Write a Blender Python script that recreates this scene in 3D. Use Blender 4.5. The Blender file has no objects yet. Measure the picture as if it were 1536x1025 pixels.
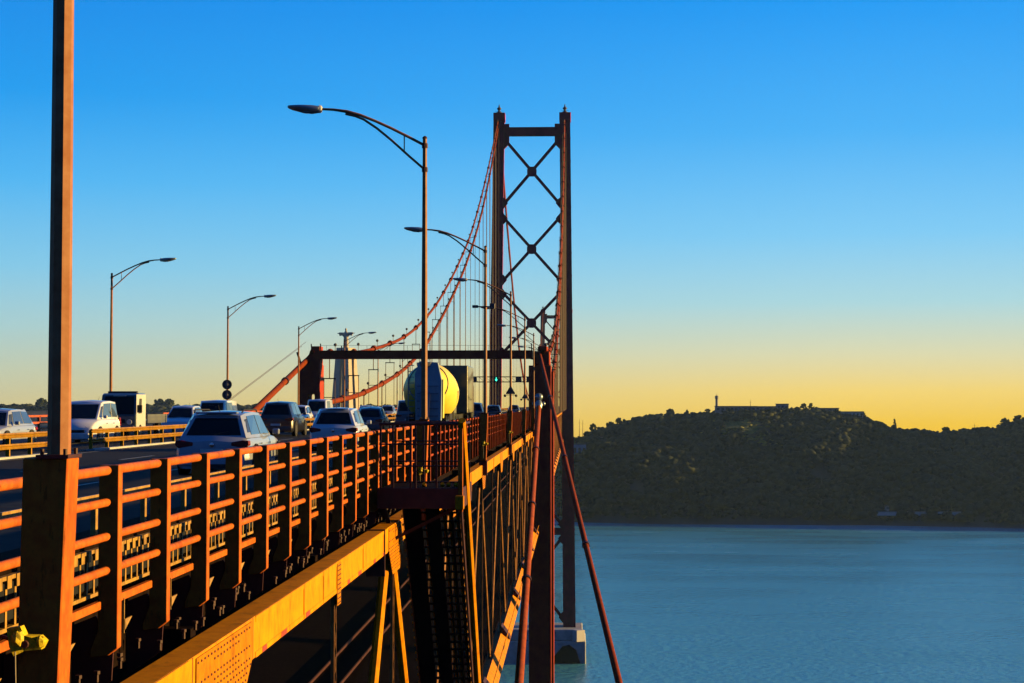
import bpy, math, random
import numpy as np
from mathutils import Vector, Matrix
random.seed(7); rng = np.random.default_rng(7)
scene = bpy.context.scene
COL = scene.collection
R = math.radians
CZ = 1.67          # eye height above the road surface (road surface is z = 0)
WZ = -102.3        # water level

# ------------------------------------------------------------------ camera
cam = bpy.data.cameras.new('camera'); co = bpy.data.objects.new('camera', cam); COL.objects.link(co)
co.location = (0, 0, CZ); cam.sensor_width = 36; cam.lens = 36 * 2500 / 1536
co.rotation_euler = (R(90 + 2.166), 0, R(2.107)); cam.clip_start = .1; cam.clip_end = 30000
scene.camera = co

# ------------------------------------------------------------------ world, sun, exposure
SUN_EL, SUN_AZ = 7.0, 6.0      # azimuth measured from +X (right) towards +Y (ahead)
w = bpy.data.worlds.new('World'); scene.world = w; w.use_nodes = True
nt = w.node_tree; nt.nodes.clear()
N = nt.nodes.new; L = nt.links.new
out = N('ShaderNodeOutputWorld')
sky = N('ShaderNodeTexSky'); sky.sky_type = 'NISHITA'; sky.sun_disc = False
sky.sun_elevation = R(SUN_EL); sky.sun_rotation = R(90 - SUN_AZ); sky.altitude = 60; sky.dust_density = 1.5; sky.ozone_density = 3
bg1 = N('ShaderNodeBackground'); bg1.inputs[1].default_value = .008; L(sky.outputs[0], bg1.inputs[0])
tc = N('ShaderNodeTexCoord'); sp = N('ShaderNodeSeparateXYZ'); L(tc.outputs['Generated'], sp.inputs[0])
mr = N('ShaderNodeMapRange'); mr.inputs[1].default_value = -.03; mr.inputs[2].default_value = .5; L(sp.outputs['Z'], mr.inputs[0])
def srgb(r, g, b):
    f = lambda c: ((c/255+.055)/1.055)**2.4 if c > 10 else c/255/12.92
    return (f(r), f(g), f(b), 1)
def ramp(stops):
    r = N('ShaderNodeValToRGB'); e = r.color_ramp.elements
    pts = [((z+.03)/.53, c) for z, c in stops]
    e[0].position, e[0].color = pts[0]; e[1].position, e[1].color = pts[-1]
    for p, c in pts[1:-1]:
        n = e.new(p); n.color = c
    L(mr.outputs[0], r.inputs[0]); return r
rw = ramp([(-.03, srgb(255,194,24)), (-.012, srgb(255,206,48)), (.008, srgb(253,218,112)), (.03, srgb(226,222,178)), (.06, srgb(172,217,226)),
           (.10, srgb(124,202,246)), (.16, srgb(68,176,247)), (.235, srgb(8,152,243)), (.34, (.006,.19,.66,1)), (.5, (.004,.09,.42,1))])
rc = ramp([(-.03, srgb(224,190,112)), (0, srgb(216,202,146)), (.02, srgb(200,208,178)), (.045, srgb(172,210,212)), (.08, srgb(130,201,234)),
           (.13, srgb(74,180,243)), (.18, srgb(10,154,238)), (.235, srgb(0,138,232)), (.34, (.004,.17,.6,1)), (.5, (.004,.09,.42,1))])
mx = N('ShaderNodeMapRange'); mx.inputs[1].default_value = -.33; mx.inputs[2].default_value = .16; L(sp.outputs['X'], mx.inputs[0])
mix = N('ShaderNodeMix'); mix.data_type = 'RGBA'; L(mx.outputs[0], mix.inputs[0]); L(rc.outputs[0], mix.inputs[6]); L(rw.outputs[0], mix.inputs[7])
rb = ramp([(-.03, (.012,.04,.09,1)), (0, (.012,.040,.12,1)), (.06, (.008,.055,.21,1)), (.2, (.006,.070,.30,1)), (.5, (.004,.055,.26,1))])   # deep blue sky opposite
my = N('ShaderNodeMapRange'); my.inputs[1].default_value = .25; my.inputs[2].default_value = .86; L(sp.outputs['Y'], my.inputs[0])
mix2 = N('ShaderNodeMix'); mix2.data_type = 'RGBA'; L(my.outputs[0], mix2.inputs[0]); L(rb.outputs[0], mix2.inputs[6]); L(mix.outputs[2], mix2.inputs[7])
bg2 = N('ShaderNodeBackground'); bg2.inputs[1].default_value = .53; L(mix2.outputs[2], bg2.inputs[0])
ad = N('ShaderNodeAddShader'); L(bg1.outputs[0], ad.inputs[0]); L(bg2.outputs[0], ad.inputs[1]); L(ad.outputs[0], out.inputs[0])
sl = bpy.data.lights.new('sun', 'SUN'); sl.energy = 5.0; sl.angle = R(.6); sl.color = (1, .66, .20)
so = bpy.data.objects.new('sun', sl); COL.objects.link(so)
sd = Vector((math.cos(R(SUN_EL))*math.cos(R(SUN_AZ)), math.cos(R(SUN_EL))*math.sin(R(SUN_AZ)), math.sin(R(SUN_EL))))
so.rotation_euler = sd.to_track_quat('Z', 'Y').to_euler(); so.location = (40, 0, 60)
vs = scene.view_settings; vs.view_transform = 'Standard'; vs.look = 'None'; vs.exposure = .9; vs.gamma = 1
scene.cycles.max_bounces = 6; scene.cycles.diffuse_bounces = 0; scene.cycles.glossy_bounces = 3

# ------------------------------------------------------------------ materials
MATS = {}
def mat(name, col, rough=.5, metal=0., var=.25, scale=6., bump=0., col2=None, spec=.5, emit=None, emis=0, streak=0., dirt=0.):
    m = bpy.data.materials.new(name); m.use_nodes = True; t = m.node_tree
    b = t.nodes['Principled BSDF']; b.inputs['Roughness'].default_value = rough; b.inputs['Metallic'].default_value = metal
    b.inputs['Specular IOR Level'].default_value = spec
    c = Vector(col)
    tcn = t.nodes.new('ShaderNodeTexCoord'); mp = t.nodes.new('ShaderNodeMapping'); t.links.new(tcn.outputs['Object'], mp.inputs[0])
    if streak: mp.inputs['Scale'].default_value = (1, 1, streak)
    nz = t.nodes.new('ShaderNodeTexNoise'); nz.inputs['Scale'].default_value = scale; nz.inputs['Detail'].default_value = 6; nz.inputs['Roughness'].default_value = .65
    t.links.new(mp.outputs[0], nz.inputs[0])
    cr = t.nodes.new('ShaderNodeValToRGB'); e = cr.color_ramp.elements
    d = Vector(col2) if col2 else c * (1 - var)
    e[0].position = .36; e[0].color = (*d, 1); e[1].position = .62; e[1].color = (*c, 1)
    t.links.new(nz.outputs[0], cr.inputs[0]); last = cr.outputs[0]
    if dirt:
        for sc_, st_, lo, hi, dc in ((2.2, .35, .52, .70, (.10,.03,.008)), (14., .25, .58, .66, (.16,.045,.01))):
            mp2 = t.nodes.new('ShaderNodeMapping'); mp2.inputs['Scale'].default_value = (1,1,st_); mp2.inputs['Location'].default_value = (3,7,1); t.links.new(tcn.outputs['Object'], mp2.inputs[0])
            n2_ = t.nodes.new('ShaderNodeTexNoise'); n2_.inputs['Scale'].default_value = sc_; n2_.inputs['Detail'].default_value = 8; n2_.inputs['Roughness'].default_value = .7; t.links.new(mp2.outputs[0], n2_.inputs[0])
            mr_ = t.nodes.new('ShaderNodeMapRange'); mr_.inputs[1].default_value = lo; mr_.inputs[2].default_value = hi; mr_.inputs[4].default_value = dirt; t.links.new(n2_.outputs[0], mr_.inputs[0])
            mm = t.nodes.new('ShaderNodeMix'); mm.data_type = 'RGBA'; mm.inputs[7].default_value = (*dc, 1); t.links.new(mr_.outputs[0], mm.inputs[0]); t.links.new(last, mm.inputs[6]); last = mm.outputs[2]
    t.links.new(last, b.inputs['Base Color'])
    if bump:
        bp = t.nodes.new('ShaderNodeBump'); bp.inputs['Strength'].default_value = bump; bp.inputs['Distance'].default_value = .02
        t.links.new(nz.outputs[0], bp.inputs['Height']); t.links.new(bp.outputs[0], b.inputs['Normal'])
    if emit: b.inputs['Emission Color'].default_value = (*emit, 1); b.inputs['Emission Strength'].default_value = emis
    MATS[name] = m; return m
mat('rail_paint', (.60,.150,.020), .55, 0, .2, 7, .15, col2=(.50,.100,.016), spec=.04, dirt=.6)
mat('chord_paint', (.80,.30,.005), .6, 0, .2, 3, .12, col2=(.66,.225,.005), spec=.04, dirt=.5)
mat('plate_paint', (.56,.20,.006), .6, 0, .2, 5, .15, spec=.04, dirt=.6)
mat('truss_paint', (.44,.20,.06), .55, 0, .35, 3, .15, col2=(.28,.12,.04), spec=.1, dirt=.7)
mat('tower_paint', (.58,.028,.055), .6, 0, .25, .35, 0, col2=(.44,.02,.042), spec=.05)
mat('portal_paint', (.50,.075,.030), .6, 0, .25, .8, 0, col2=(.38,.045,.025), spec=.05)
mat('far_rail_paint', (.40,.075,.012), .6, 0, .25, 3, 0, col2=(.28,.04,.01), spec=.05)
mat('cable_paint', (.24,.045,.010), .7, 0, .25, 1.5, spec=.03)
mat('stay_paint', (.36,.075,.012), .6, 0, .3, 1.5, spec=.05, dirt=.4)
mat('primer_red', (.42,.045,.01), .6, 0, .3, 9)
mat('rivet_paint', (.16,.03,.008), .5, 0, .3, 9)
mat('shade_black', (.016,.009,.007), .9, 0, .5, 4, .3, spec=.02)  # near-black base colour stands in for shade behind the rails and below
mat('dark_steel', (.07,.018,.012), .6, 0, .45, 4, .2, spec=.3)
mat('grille_paint', (.50,.27,.05), .5, 0, .5, 6)
mat('pole_paint', (.38,.17,.075), .5, .0, .2, 5, .1, col2=(.30,.11,.04), spec=.15)
mat('lamp_metal', (.30,.36,.38), .35, .6, .2, 6)
mat('lamp_glass', (.45,.5,.5), .2, 0, .1, 3)
mat('asphalt', (.022,.023,.027), .95, 0, .35, 3, .3, spec=.12)
mat('road_paint', (.22,.22,.21), .6, 0, .5, 9)
mat('concrete', (.48,.48,.46), .85, 0, .3, .35, .2)
mat('stone', (.50,.42,.33), .85, 0, .15, .2)
mat('barrier_paint', (.50,.25,.02), .5, 0, .3, 4, spec=.1, dirt=.6)
mat('left_rail_paint', (.50,.10,.02), .5, 0, .3, 4)
mat('yellow_paint', (.85,.60,.01), .6, 0, .5, 14, .4)
mat('rope', (.35,.28,.18), .8)
mat('rubber', (.015,.015,.016), .8, 0, .2, 8, 0, spec=.2)
mat('rim', (.35,.35,.37), .3, .8)
mat('glass_dark', (.006,.007,.009), .18, 0, .1, 2, 0, spec=.22)
mat('glass_side', (.10,.13,.15), .05, .5, .1, 2, 0, spec=1.)
mat('chrome', (.7,.7,.7), .15, 1)
mat('tail_red', (.25,.008,.006), .2, 0, .2, 9)
mat('head_glass', (.6,.62,.65), .1, .2)
mat('plate_white', (.7,.7,.66), .4, 0, .1)
mat('interior', (.02,.02,.022), .8)
for nm, c in dict(silver_car=(.34,.37,.43), white_car=(.74,.74,.72), pale_car=(.55,.58,.62), black_car=(.018,.018,.022), navy_car=(.03,.05,.09),
                  grey_car=(.16,.17,.19), wine_car=(.10,.02,.03), olive_truck=(.10,.095,.05), teal_truck=(.06,.10,.12)).items():
    m = mat(nm, c, .28, .1, .05, 2); m.node_tree.nodes['Principled BSDF'].inputs['Coat Weight'].default_value = .6
mat('frame_blue', (.26,.36,.42), .5, 0, .2, 2)
mat('drum_paint', (.85,.66,.07), .45, 0, .12, 1.2)
mat('sign_back', (.06,.05,.06), .6); mat('sign_edge', (.25,.22,.2), .5)
mat('signal_green', (.05,.6,.35), .4, emit=(.05,.9,.5), emis=1.5)
mat('soil', (.055,.052,.038), .95, 0, .4, .02)
mat('wood', (.050,.055,.026), .9, 0, .55, .03, col2=(.018,.028,.017), spec=.1)
mat('tree_green', (.045,.055,.022), .9, 0, .4, .4, spec=.1); mat('bark', (.05,.035,.025), .9)
mat('grass_green', (.22,.21,.03), .9, 0, .4, .05)
mat('wall_white', (.60,.58,.54), .8, 0, .1, .1); mat('wall_grey', (.26,.26,.26), .8, 0, .1, .1); mat('wall_blue', (.34,.46,.56), .7, 0, .1, .1)
mat('roof_dark', (.10,.08,.07), .8); mat('window_glass', (.05,.06,.07), .15)
# water
m = bpy.data.materials.new('water'); m.use_nodes = True; t = m.node_tree; b = t.nodes['Principled BSDF']; MATS['water'] = m
b.inputs['Base Color'].default_value = (.10,.42,.47,1); b.inputs['Roughness'].default_value = .16; b.inputs['IOR'].default_value = 1.33
g = t.nodes.new('ShaderNodeNewGeometry')
def noise(scale, detail, sc=(1,1,1)):
    mp = t.nodes.new('ShaderNodeMapping'); mp.inputs['Scale'].default_value = sc; t.links.new(g.outputs['Position'], mp.inputs[0])
    n = t.nodes.new('ShaderNodeTexNoise'); n.inputs['Scale'].default_value = scale; n.inputs['Detail'].default_value = detail; t.links.new(mp.outputs[0], n.inputs[0]); return n
n1 = noise(.42, 9, (.6,.8,1)); n2 = noise(.012, 4, (.5,1.6,1))
b1 = t.nodes.new('ShaderNodeBump'); b1.inputs['Strength'].default_value = 1; b1.inputs['Distance'].default_value = .5; t.links.new(n1.outputs[0], b1.inputs['Height'])
t.links.new(b1.outputs[0], b.inputs['Normal'])
mrr = t.nodes.new('ShaderNodeMapRange'); mrr.inputs[1].default_value = .35; mrr.inputs[2].default_value = .65; mrr.inputs[3].default_value = .12; mrr.inputs[4].default_value = .30
t.links.new(n2.outputs[0], mrr.inputs[0]); t.links.new(mrr.outputs[0], b.inputs['Roughness'])

# ------------------------------------------------------------------ mesh builder
class MB:
    def __init__(s): s.v = []; s.f = []
    def add(s, vs_, fs): o = len(s.v); s.v += [tuple(p) for p in vs_]; s.f += [tuple(i+o for i in f) for f in fs]; return s
    def box(s, x0, x1, y0, y1, z0, z1):
        return s.add([(x0,y0,z0),(x1,y0,z0),(x1,y1,z0),(x0,y1,z0),(x0,y0,z1),(x1,y0,z1),(x1,y1,z1),(x0,y1,z1)],
                     [(0,3,2,1),(4,5,6,7),(0,1,5,4),(1,2,6,5),(2,3,7,6),(3,0,4,7)])
    def frustum(s, c0, h0, c1, h1):   # rectangular sections: centre, half sizes (x, y)
        p = []
        for c, h in ((c0,h0),(c1,h1)):
            p += [(c[0]-h[0],c[1]-h[1],c[2]),(c[0]+h[0],c[1]-h[1],c[2]),(c[0]+h[0],c[1]+h[1],c[2]),(c[0]-h[0],c[1]+h[1],c[2])]
        return s.add(p, [(0,3,2,1),(4,5,6,7),(0,1,5,4),(1,2,6,5),(2,3,7,6),(3,0,4,7)])
    def bar(s, p, q, wd, h, up=(0,0,1)):
        p, q = Vector(p), Vector(q); d = (q-p).normalized(); u = Vector(up)
        if abs(d.dot(u)) > .98: u = Vector((0,1,0))
        a = d.cross(u).normalized(); b_ = a.cross(d).normalized(); a *= wd/2; b_ *= h/2
        return s.add([p-a-b_,p+a-b_,p+a+b_,p-a+b_,q-a-b_,q+a-b_,q+a+b_,q-a+b_], [(0,3,2,1),(4,5,6,7),(0,1,5,4),(1,2,6,5),(2,3,7,6),(3,0,4,7)])
    def tube(s, pts, r, n=8, phase=0):
        pts = [Vector(p) for p in pts]; rs = r if isinstance(r, (list, tuple)) else [r]*len(pts)
        o = len(s.v); d0 = (pts[1]-pts[0]).normalized()
        u = Vector((0,0,1)) if abs(d0.z) < .9 else Vector((0,1,0))
        for i, p in enumerate(pts):
            d = (pts[min(i+1,len(pts)-1)]-pts[max(i-1,0)]).normalized()
            a = d.cross(u).normalized(); b_ = a.cross(d)
            for k in range(n):
                th = 2*math.pi*(k+phase)/n; s.v.append(tuple(p + (a*math.cos(th)+b_*math.sin(th))*rs[i]))
        for i in range(len(pts)-1):
            for k in range(n):
                k2 = (k+1) % n; s.f.append((o+i*n+k, o+i*n+k2, o+(i+1)*n+k2, o+(i+1)*n+k))
        s.f.append(tuple(o+k for k in reversed(range(n)))); s.f.append(tuple(o+(len(pts)-1)*n+k for k in range(n))); return s
    def lathe(s, c, prof, n=20, ax=(0,0,1)):   # prof: (radius, distance along ax)
        ax = Vector(ax).normalized(); c = Vector(c); return s.tube([c+ax*h for _, h in prof], [max(r_, 1e-3) for r_, _ in prof], n)
    def prism(s, poly, d, off):   # poly: 3-D points, extruded by vector
        n = len(poly); d = Vector(d); off = Vector(off); a = [Vector(p)+off for p in poly]
        return s.add(a+[p+d for p in a], [tuple(reversed(range(n))), tuple(range(n, 2*n))]+[(i, (i+1) % n, (i+1) % n+n, i+n) for i in range(n)])
    def blob(s, c, r, n=10, m_=6, jit=0):
        o = len(s.v); c = Vector(c); r = r if isinstance(r, (tuple, list)) else (r, r, r)
        for i in range(m_+1):
            ph = math.pi*i/m_
            for k in range(n):
                th = 2*math.pi*k/n; j = 1+random.uniform(-jit, jit)
                s.v.append((c.x+r[0]*j*math.sin(ph)*math.cos(th), c.y+r[1]*j*math.sin(ph)*math.sin(th), c.z+r[2]*j*math.cos(ph)))
        for i in range(m_):
            for k in range(n): s.f.append((o+i*n+k, o+(i+1)*n+k, o+(i+1)*n+(k+1) % n, o+i*n+(k+1) % n))
        return s
    def build(s, name, m, parent=None, smooth=False, bevel=0, seg=1):
        me = bpy.data.meshes.new(name); org = Vector((0,0,0))
        if parent is not None: org = worldloc(parent)
        me.from_pydata([tuple(Vector(p)-org) for p in s.v], [], s.f); me.materials.append(MATS[m] if isinstance(m, str) else m)
        import bmesh
        bm = bmesh.new(); bm.from_mesh(me); bmesh.ops.recalc_face_normals(bm, faces=bm.faces); bm.to_mesh(me); bm.free()
        ob = bpy.data.objects.new(name, me); COL.objects.link(ob); ob.parent = parent
        if smooth:
            me.polygons.foreach_set('use_smooth', [True]*len(me.polygons))
            me.set_sharp_from_angle(angle=R(38))
        if bevel:
            bv = ob.modifiers.new('bevel', 'BEVEL'); bv.width = bevel; bv.segments = seg; bv.limit_method = 'ANGLE'; bv.angle_limit = R(32); bv.harden_normals = False
        return ob
def worldloc(o):
    v = Vector((0,0,0))
    while o is not None: v += Vector(o.location); o = o.parent
    return v
def tag(o, label, cat, group=None, kind=None):
    if label: o['label'] = label
    if cat: o['category'] = cat
    if group: o['group'] = group
    if kind: o['kind'] = kind
    return o
def thing(name, label, cat, loc=(0,0,0), group=None):
    o = bpy.data.objects.new(name, None); COL.objects.link(o); o.location = loc; o.empty_display_size = .2
    return tag(o, label, cat, group)
def struct(name, mb, m, **k): o = mb.build(name, m, **k); o['kind'] = 'structure'; return o
def copy_tree(o, loc=None, label=None, rotz=None, group=None):
    c = o.copy(); COL.objects.link(c)
    if loc is not None: c.location = loc
    if rotz is not None: c.rotation_euler = (0,0,rotz)
    if label: c['label'] = label
    if group: c['group'] = group
    for ch in list(o.children):
        d = ch.copy(); COL.objects.link(d); d.parent = c
        for g_ in list(ch.children):
            e_ = g_.copy(); COL.objects.link(e_); e_.parent = d
    return c
# distances to the left of the eye are written as positive X and turned into world x = -X; heights rel. to the eye as z + CZ
def W(X, D, z): return (-X, D, z+CZ)
def bx(mb, Xa, Xb, Ya, Yb, za, zb): return mb.box(-max(Xa,Xb), -min(Xa,Xb), Ya, Yb, za+CZ, zb+CZ)

# ================================================================== SETTING
# water
mb = MB().add([(-3100,-160,WZ),(3100,-160,WZ),(3100,1950,WZ),(-3100,1950,WZ)], [(0,1,2,3)])
struct('river_water', mb, 'water')
# seabed-like ground sheet far beyond
# terrain of the far shore
def interp(x, pts): xs = [p[0] for p in pts]; return float(np.interp(x, xs, [p[1] for p in pts]))
RIDGE = [(-1800,618),(-600,616),(0,613),(60,612),(200,613),(300,614),(520,613),(700,616),(800,640),(840,656),(862,661),(880,656),(905,646),(940,634),(985,625),
         (1030,625),(1070,623),(1085,619),(1200,619),(1260,624),(1290,630),(1335,646),(1400,652),(1440,648),(1480,646),(1510,638),(1540,635),(1600,600),(1700,560),(1850,520),(2100,500),(2700,560),(3600,600)]  # last points: unseen higher hill right of the frame, added to shade the slope
RD = [(-1800,2500),(0,2500),(700,2400),(800,2000),(860,1760),(1100,1740),(1300,1700),(1440,1760),(1600,1820),(3600,1900)]
SH = [(-1800,1850),(600,1850),(760,1700),(850,1480),(1000,1455),(1300,1450),(1450,1430),(1600,1400),(3600,1200)]
def hnoise(x, y):
    return (math.sin(x*.021+y*.013)+math.sin(x*.047-y*.031+1.3)*.6+math.sin(x*.11+y*.09+.4)*.25)
def ground(px, s):            # s 0 at the shore, 1 at the ridge, >1 behind
    rd, sh = interp(px, RD), interp(px, SH); ry = interp(px, RIDGE)
    zr = CZ-(ry-607)*rd/2500
    if s <= 1:
        D = sh+(rd-sh)*s; f = (.55*s+.45*(1-(1-s)**2.6)); z = WZ-.5+(zr-WZ+.5)*min(1, f)
    else: D = rd+(s-1)*3000; z = zr-(s-1)*60
    x = (px-860)/2500*D
    if 0 < s <= 1: z += hnoise(x, D)*5*math.sin(math.pi*min(1, s)) + hnoise(x*2.3+50, D*2)*2*math.sin(math.pi*min(1, s))
    return (x, D, z)
pxs = list(np.arange(-1800, 700, 60))+list(np.arange(700, 1640, 6))+list(np.arange(1640, 3601, 40))
ss = list(np.linspace(0, 1, 36))+[1.03,1.1,1.3]
mb = MB(); nn = len(ss)
for p in pxs:
    for s_ in ss: mb.v.append(ground(p, s_))
for i in range(len(pxs)-1):
    for j in range(nn-1): a = i*nn+j; mb.f.append((a, a+nn, a+nn+1, a+1))
struct('far_shore_hills', mb, 'soil', smooth=True)
# woodland: thousands of rough crowns as one mass
def ico():
    p = (1+5**.5)/2
    v = np.array([(-1,p,0),(1,p,0),(-1,-p,0),(1,-p,0),(0,-1,p),(0,1,p),(0,-1,-p),(0,1,-p),(p,0,-1),(p,0,1),(-p,0,-1),(-p,0,1)], float); v /= np.linalg.norm(v[0])
    f = np.array([(0,11,5),(0,5,1),(0,1,7),(0,7,10),(0,10,11),(1,5,9),(5,11,4),(11,10,2),(10,7,6),(7,1,8),(3,9,4),(3,4,2),(3,2,6),(3,6,8),(3,8,9),(4,9,5),(2,4,11),(6,2,10),(8,6,7),(9,8,1)])
    return v, f
IV, IF = ico()
def mass(name, cents, rads, m, flat=.75, jit=.35, label=None, cat=None):
    V = []; F = []
    for i, (c, r_) in enumerate(zip(cents, rads)):
        v = IV*(1+rng.uniform(-jit, jit, (12,1)))*r_; v[:,2] *= flat; V.append(v+np.array(c)); F.append(IF+12*i)
    V = np.concatenate(V); F = np.concatenate(F)
    me = bpy.data.meshes.new(name); me.vertices.add(len(V)); me.vertices.foreach_set('co', V.ravel())
    me.loops.add(F.size); me.loops.foreach_set('vertex_index', F.ravel()); me.polygons.add(len(F))
    me.polygons.foreach_set('loop_start', np.arange(0, F.size, 3)); me.polygons.foreach_set('loop_total', np.full(len(F), 3)); me.update(calc_edges=True)
    me.materials.append(MATS[m]); o = bpy.data.objects.new(name, me); COL.objects.link(o); return tag(o, label, cat, None, 'stuff')
C_, R_ = [], []
for i in range(15000):
    px = random.uniform(835, 1640); s_ = random.random()**.9*1.04
    if s_ < .03: continue
    if 1085 < px < 1145 and .62 < s_ < .78 : continue
    x, y, z = ground(px, s_)
    if hnoise(x*1.7, y*1.1) < -1.5: continue
    r_ = (random.uniform(1.4, 3.2) if random.random() < .75 else random.uniform(3.4, 6.2))*(.7 if s_ > .95 else 1)
    for k in range(2): C_.append((x+random.uniform(-1,1)*r_, y+random.uniform(-1,1)*r_, z+r_*(.45+.35*k))); R_.append(r_*random.uniform(.55,.95))
mass('hillside_woodland', C_, R_, 'wood', label='dark scrubby woodland covering the hill across the water', cat='woodland')
C_, R_ = [], []
for i in range(2600):
    px = random.uniform(-250, 835); s_ = random.uniform(.9, 1.04); x, y, z = ground(px, s_); r_ = random.uniform(3, 8)*random.uniform(.6,1)
    C_.append((x, y, z+r_*.4)); R_.append(r_)
mass('distant_woodland', C_, R_, 'wood', label='thin dark line of far trees on the horizon behind the traffic', cat='woodland')
C_, R_ = [], []
for i in range(900):
    px = random.gauss(1098, 30); s_ = .69+(px-1112)*-.0022+random.gauss(0, .045); x, y, z = ground(px, s_); r_ = random.uniform(1.5, 3); C_.append((x,y-2,z+r_*.4+1)); R_.append(r_)
mass('grassy_clearing', C_, R_, 'grass_green', .4, label='lighter yellow-green scrub patch on the hill flank', cat='scrub')

# road deck
RX0, RX1 = 5.75, 28.6
mb = MB(); bx(mb, 5.3, 29.0, -5, 1720, -1.67-.35, -1.67); struct('road', mb, 'asphalt')
mb = MB()
for X in (16.95, 17.9, 28.0): bx(mb, X-.06, X+.06, -5, 1700, -1.666, -1.664)
for X in (10.2, 13.7, 21.3, 24.6):
    for k in range(70): bx(mb, X-.06, X+.06, k*9-4, k*9+0, -1.666, -1.664)
struct('lane_markings', mb, 'road_paint')
mb = MB(); bx(mb, 5.35, 5.8, -5, 1700, -1.669, -1.50); bx(mb, 28.5, 28.95, -5, 1700, -1.669, -1.50); struct('road_kerb', mb, 'shade_black')

# ================================================================== BRIDGE TRUSSES
NODE0, HP = 22.0, 10.6         # big top nodes every 2*HP
XN, XF = 4.8, 29.8             # near / far truss planes
TZ, TB = (-3.06, -3.66), (-14.5, -15.1)
def make_truss(label, X, Dend, detail):
    sg = -1 if X < 15 else 1   # outer side
    t = thing('bridge_truss', label, 'bridge truss', W(X, NODE0, TB[1]), 'steel trusses under the road deck')
    mb = MB(); bx(mb, X-.2, X+.2, 2, Dend, TZ[1], TZ[0]); mb.build('top_chord', 'chord_paint', t, bevel=.012)
    mb = MB(); bx(mb, X-.16, X+.2, 2, Dend, TB[1], TB[0])
    if detail:
        bx(mb, X-.20, X-.13, 2, Dend, TB[0]-.06, TB[0]+.02); bx(mb, X-.20, X-.13, 2, Dend, TB[1]-.02, TB[1]+.06)
    mb.build('bottom_chord', 'truss_paint', t)
    if detail:
        MB().prism([W(X-.2, 2, TB[0]+.05), W(X-.75, 2, TB[0]-.40), W(X-.75, 2, TB[0]-.48), W(X-.2, 2, TB[0]-.05)], (0, Dend-2, 0), (0,0,0)).build('walkway_skirt', 'chord_paint', t)
        MB().tube([W(X-.72, 2, TB[0]+.35), W(X-.72, Dend, TB[0]+.35)], .035, 6).build('walkway_rail', 'chord_paint', t)
    k = -1
    while NODE0+HP*k < min(Dend, 690):
        D = NODE0+HP*k; main = k % 2 == 0
        if D > 3:
            # vertical: two flanges with lacing
            mb = MB()
            if D < 130 and detail:
                for dy in (-.12, .12): mb.bar(W(X-.11, D+dy, TZ[1]+.02), W(X-.11, D+dy, TB[0]), .03, .07, (1,0,0))
                n_ = 46; hz = (TZ[1]-TB[0])/n_
                for q in range(n_):
                    a = -1 if q % 2 else 1
                    mb.bar(W(X-.14, D-.1*a, TZ[1]-q*hz), W(X-.14, D+.1*a, TZ[1]-(q+1)*hz), .012, .035, (1,0,0))
            else: mb.bar(W(X, D, TZ[1]+.02), W(X, D, TB[0]), .22, .16, (1,0,0))
            mb.build('vertical', 'truss_paint', t)
        for sgn in (-1, 1):
            if main and 3 < D+sgn*HP < min(Dend, 700):
                mb = MB(); p, q = W(X, D+sgn*.35, TZ[1]+.1), W(X, D+sgn*(HP-.3), TB[0]-.05)
                if detail: mb.tube([p, q], .125 if D < 50 else .075, 8, .5)
                else: mb.bar(p, q, .3, .26, (1,0,0))
                mb.build('diagonal', 'chord_paint' if detail and D < 50 else 'truss_paint', t)
        if detail and D > 3:
            # gusset plates and rivets
            if main:
                wg = 1.75; mb = MB()
                poly = [W(X-.2, D-wg, TZ[0]-.03), W(X-.2, D+wg, TZ[0]-.03), W(X-.2, D+wg, TZ[1]+.02), W(X-.2, D+.85, TZ[1]-.65), W(X-.2, D-.85, TZ[1]-.65), W(X-.2, D-wg, TZ[1]+.02)]
                mb.prism(poly, (.018,0,0), (.001,0,0)); gp = mb.build('gusset_plate', 'plate_paint', t, bevel=.004)
                if D < 90:
                    rv = MB(); st = .19 if D < 30 else .32
                    for row, zz in enumerate(np.arange(TZ[0]-.09, TZ[1]-.55, -.087)):
                        if row in (2,): continue
                        ww = wg-.06 if zz > TZ[1] else .85+.9*max(0, 1-(TZ[1]-zz)/.65)-.1
                        for yy in np.arange(-ww, ww, st):
                            if row in (1, 4) and abs(yy) > ww*.55: continue
                            rv.blob(W(X-.222, D+yy, zz), (.016,.030,.018), 6, 3)
                    rv.build('rivets', 'rivet_paint', gp, smooth=True)
                mb = MB(); mb.prism([W(X-.22, D-.8, TB[0]+.5), W(X-.22, D-.8, TB[0]+.06), W(X-.77, D-.8, TB[0]-.37), W(X-.65, D-.8, TB[0]-.05)], (0,1.6,0), (0,0,0)); mb.build('node_bracket', 'dark_steel', t)
            else:
                mb = MB(); bx(mb, X-.222, X-.202, D-.24, D+.24, TZ[0]-.03, TZ[1]-.25); gp = mb.build('splice_plate', 'plate_paint', t, bevel=.004)
                if D < 60:
                    rv = MB()
                    for yy in (-.18, -.06, .06, .18):
                        for zz in np.arange(TZ[0]-.08, TZ[1]-.2, -.09): rv.blob(W(X-.224, D+yy, zz), (.014,.018,.018), 6, 3)
                    rv.build('rivets', 'rivet_paint', gp, smooth=True)
        k += 1
    return t
tn = make_truss('orange steel truss below the near railing, side facing the water', XN, 690, True)
tf = make_truss('steel truss on the far side of the deck, mostly hidden under the road', XF, 690, False)
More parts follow.
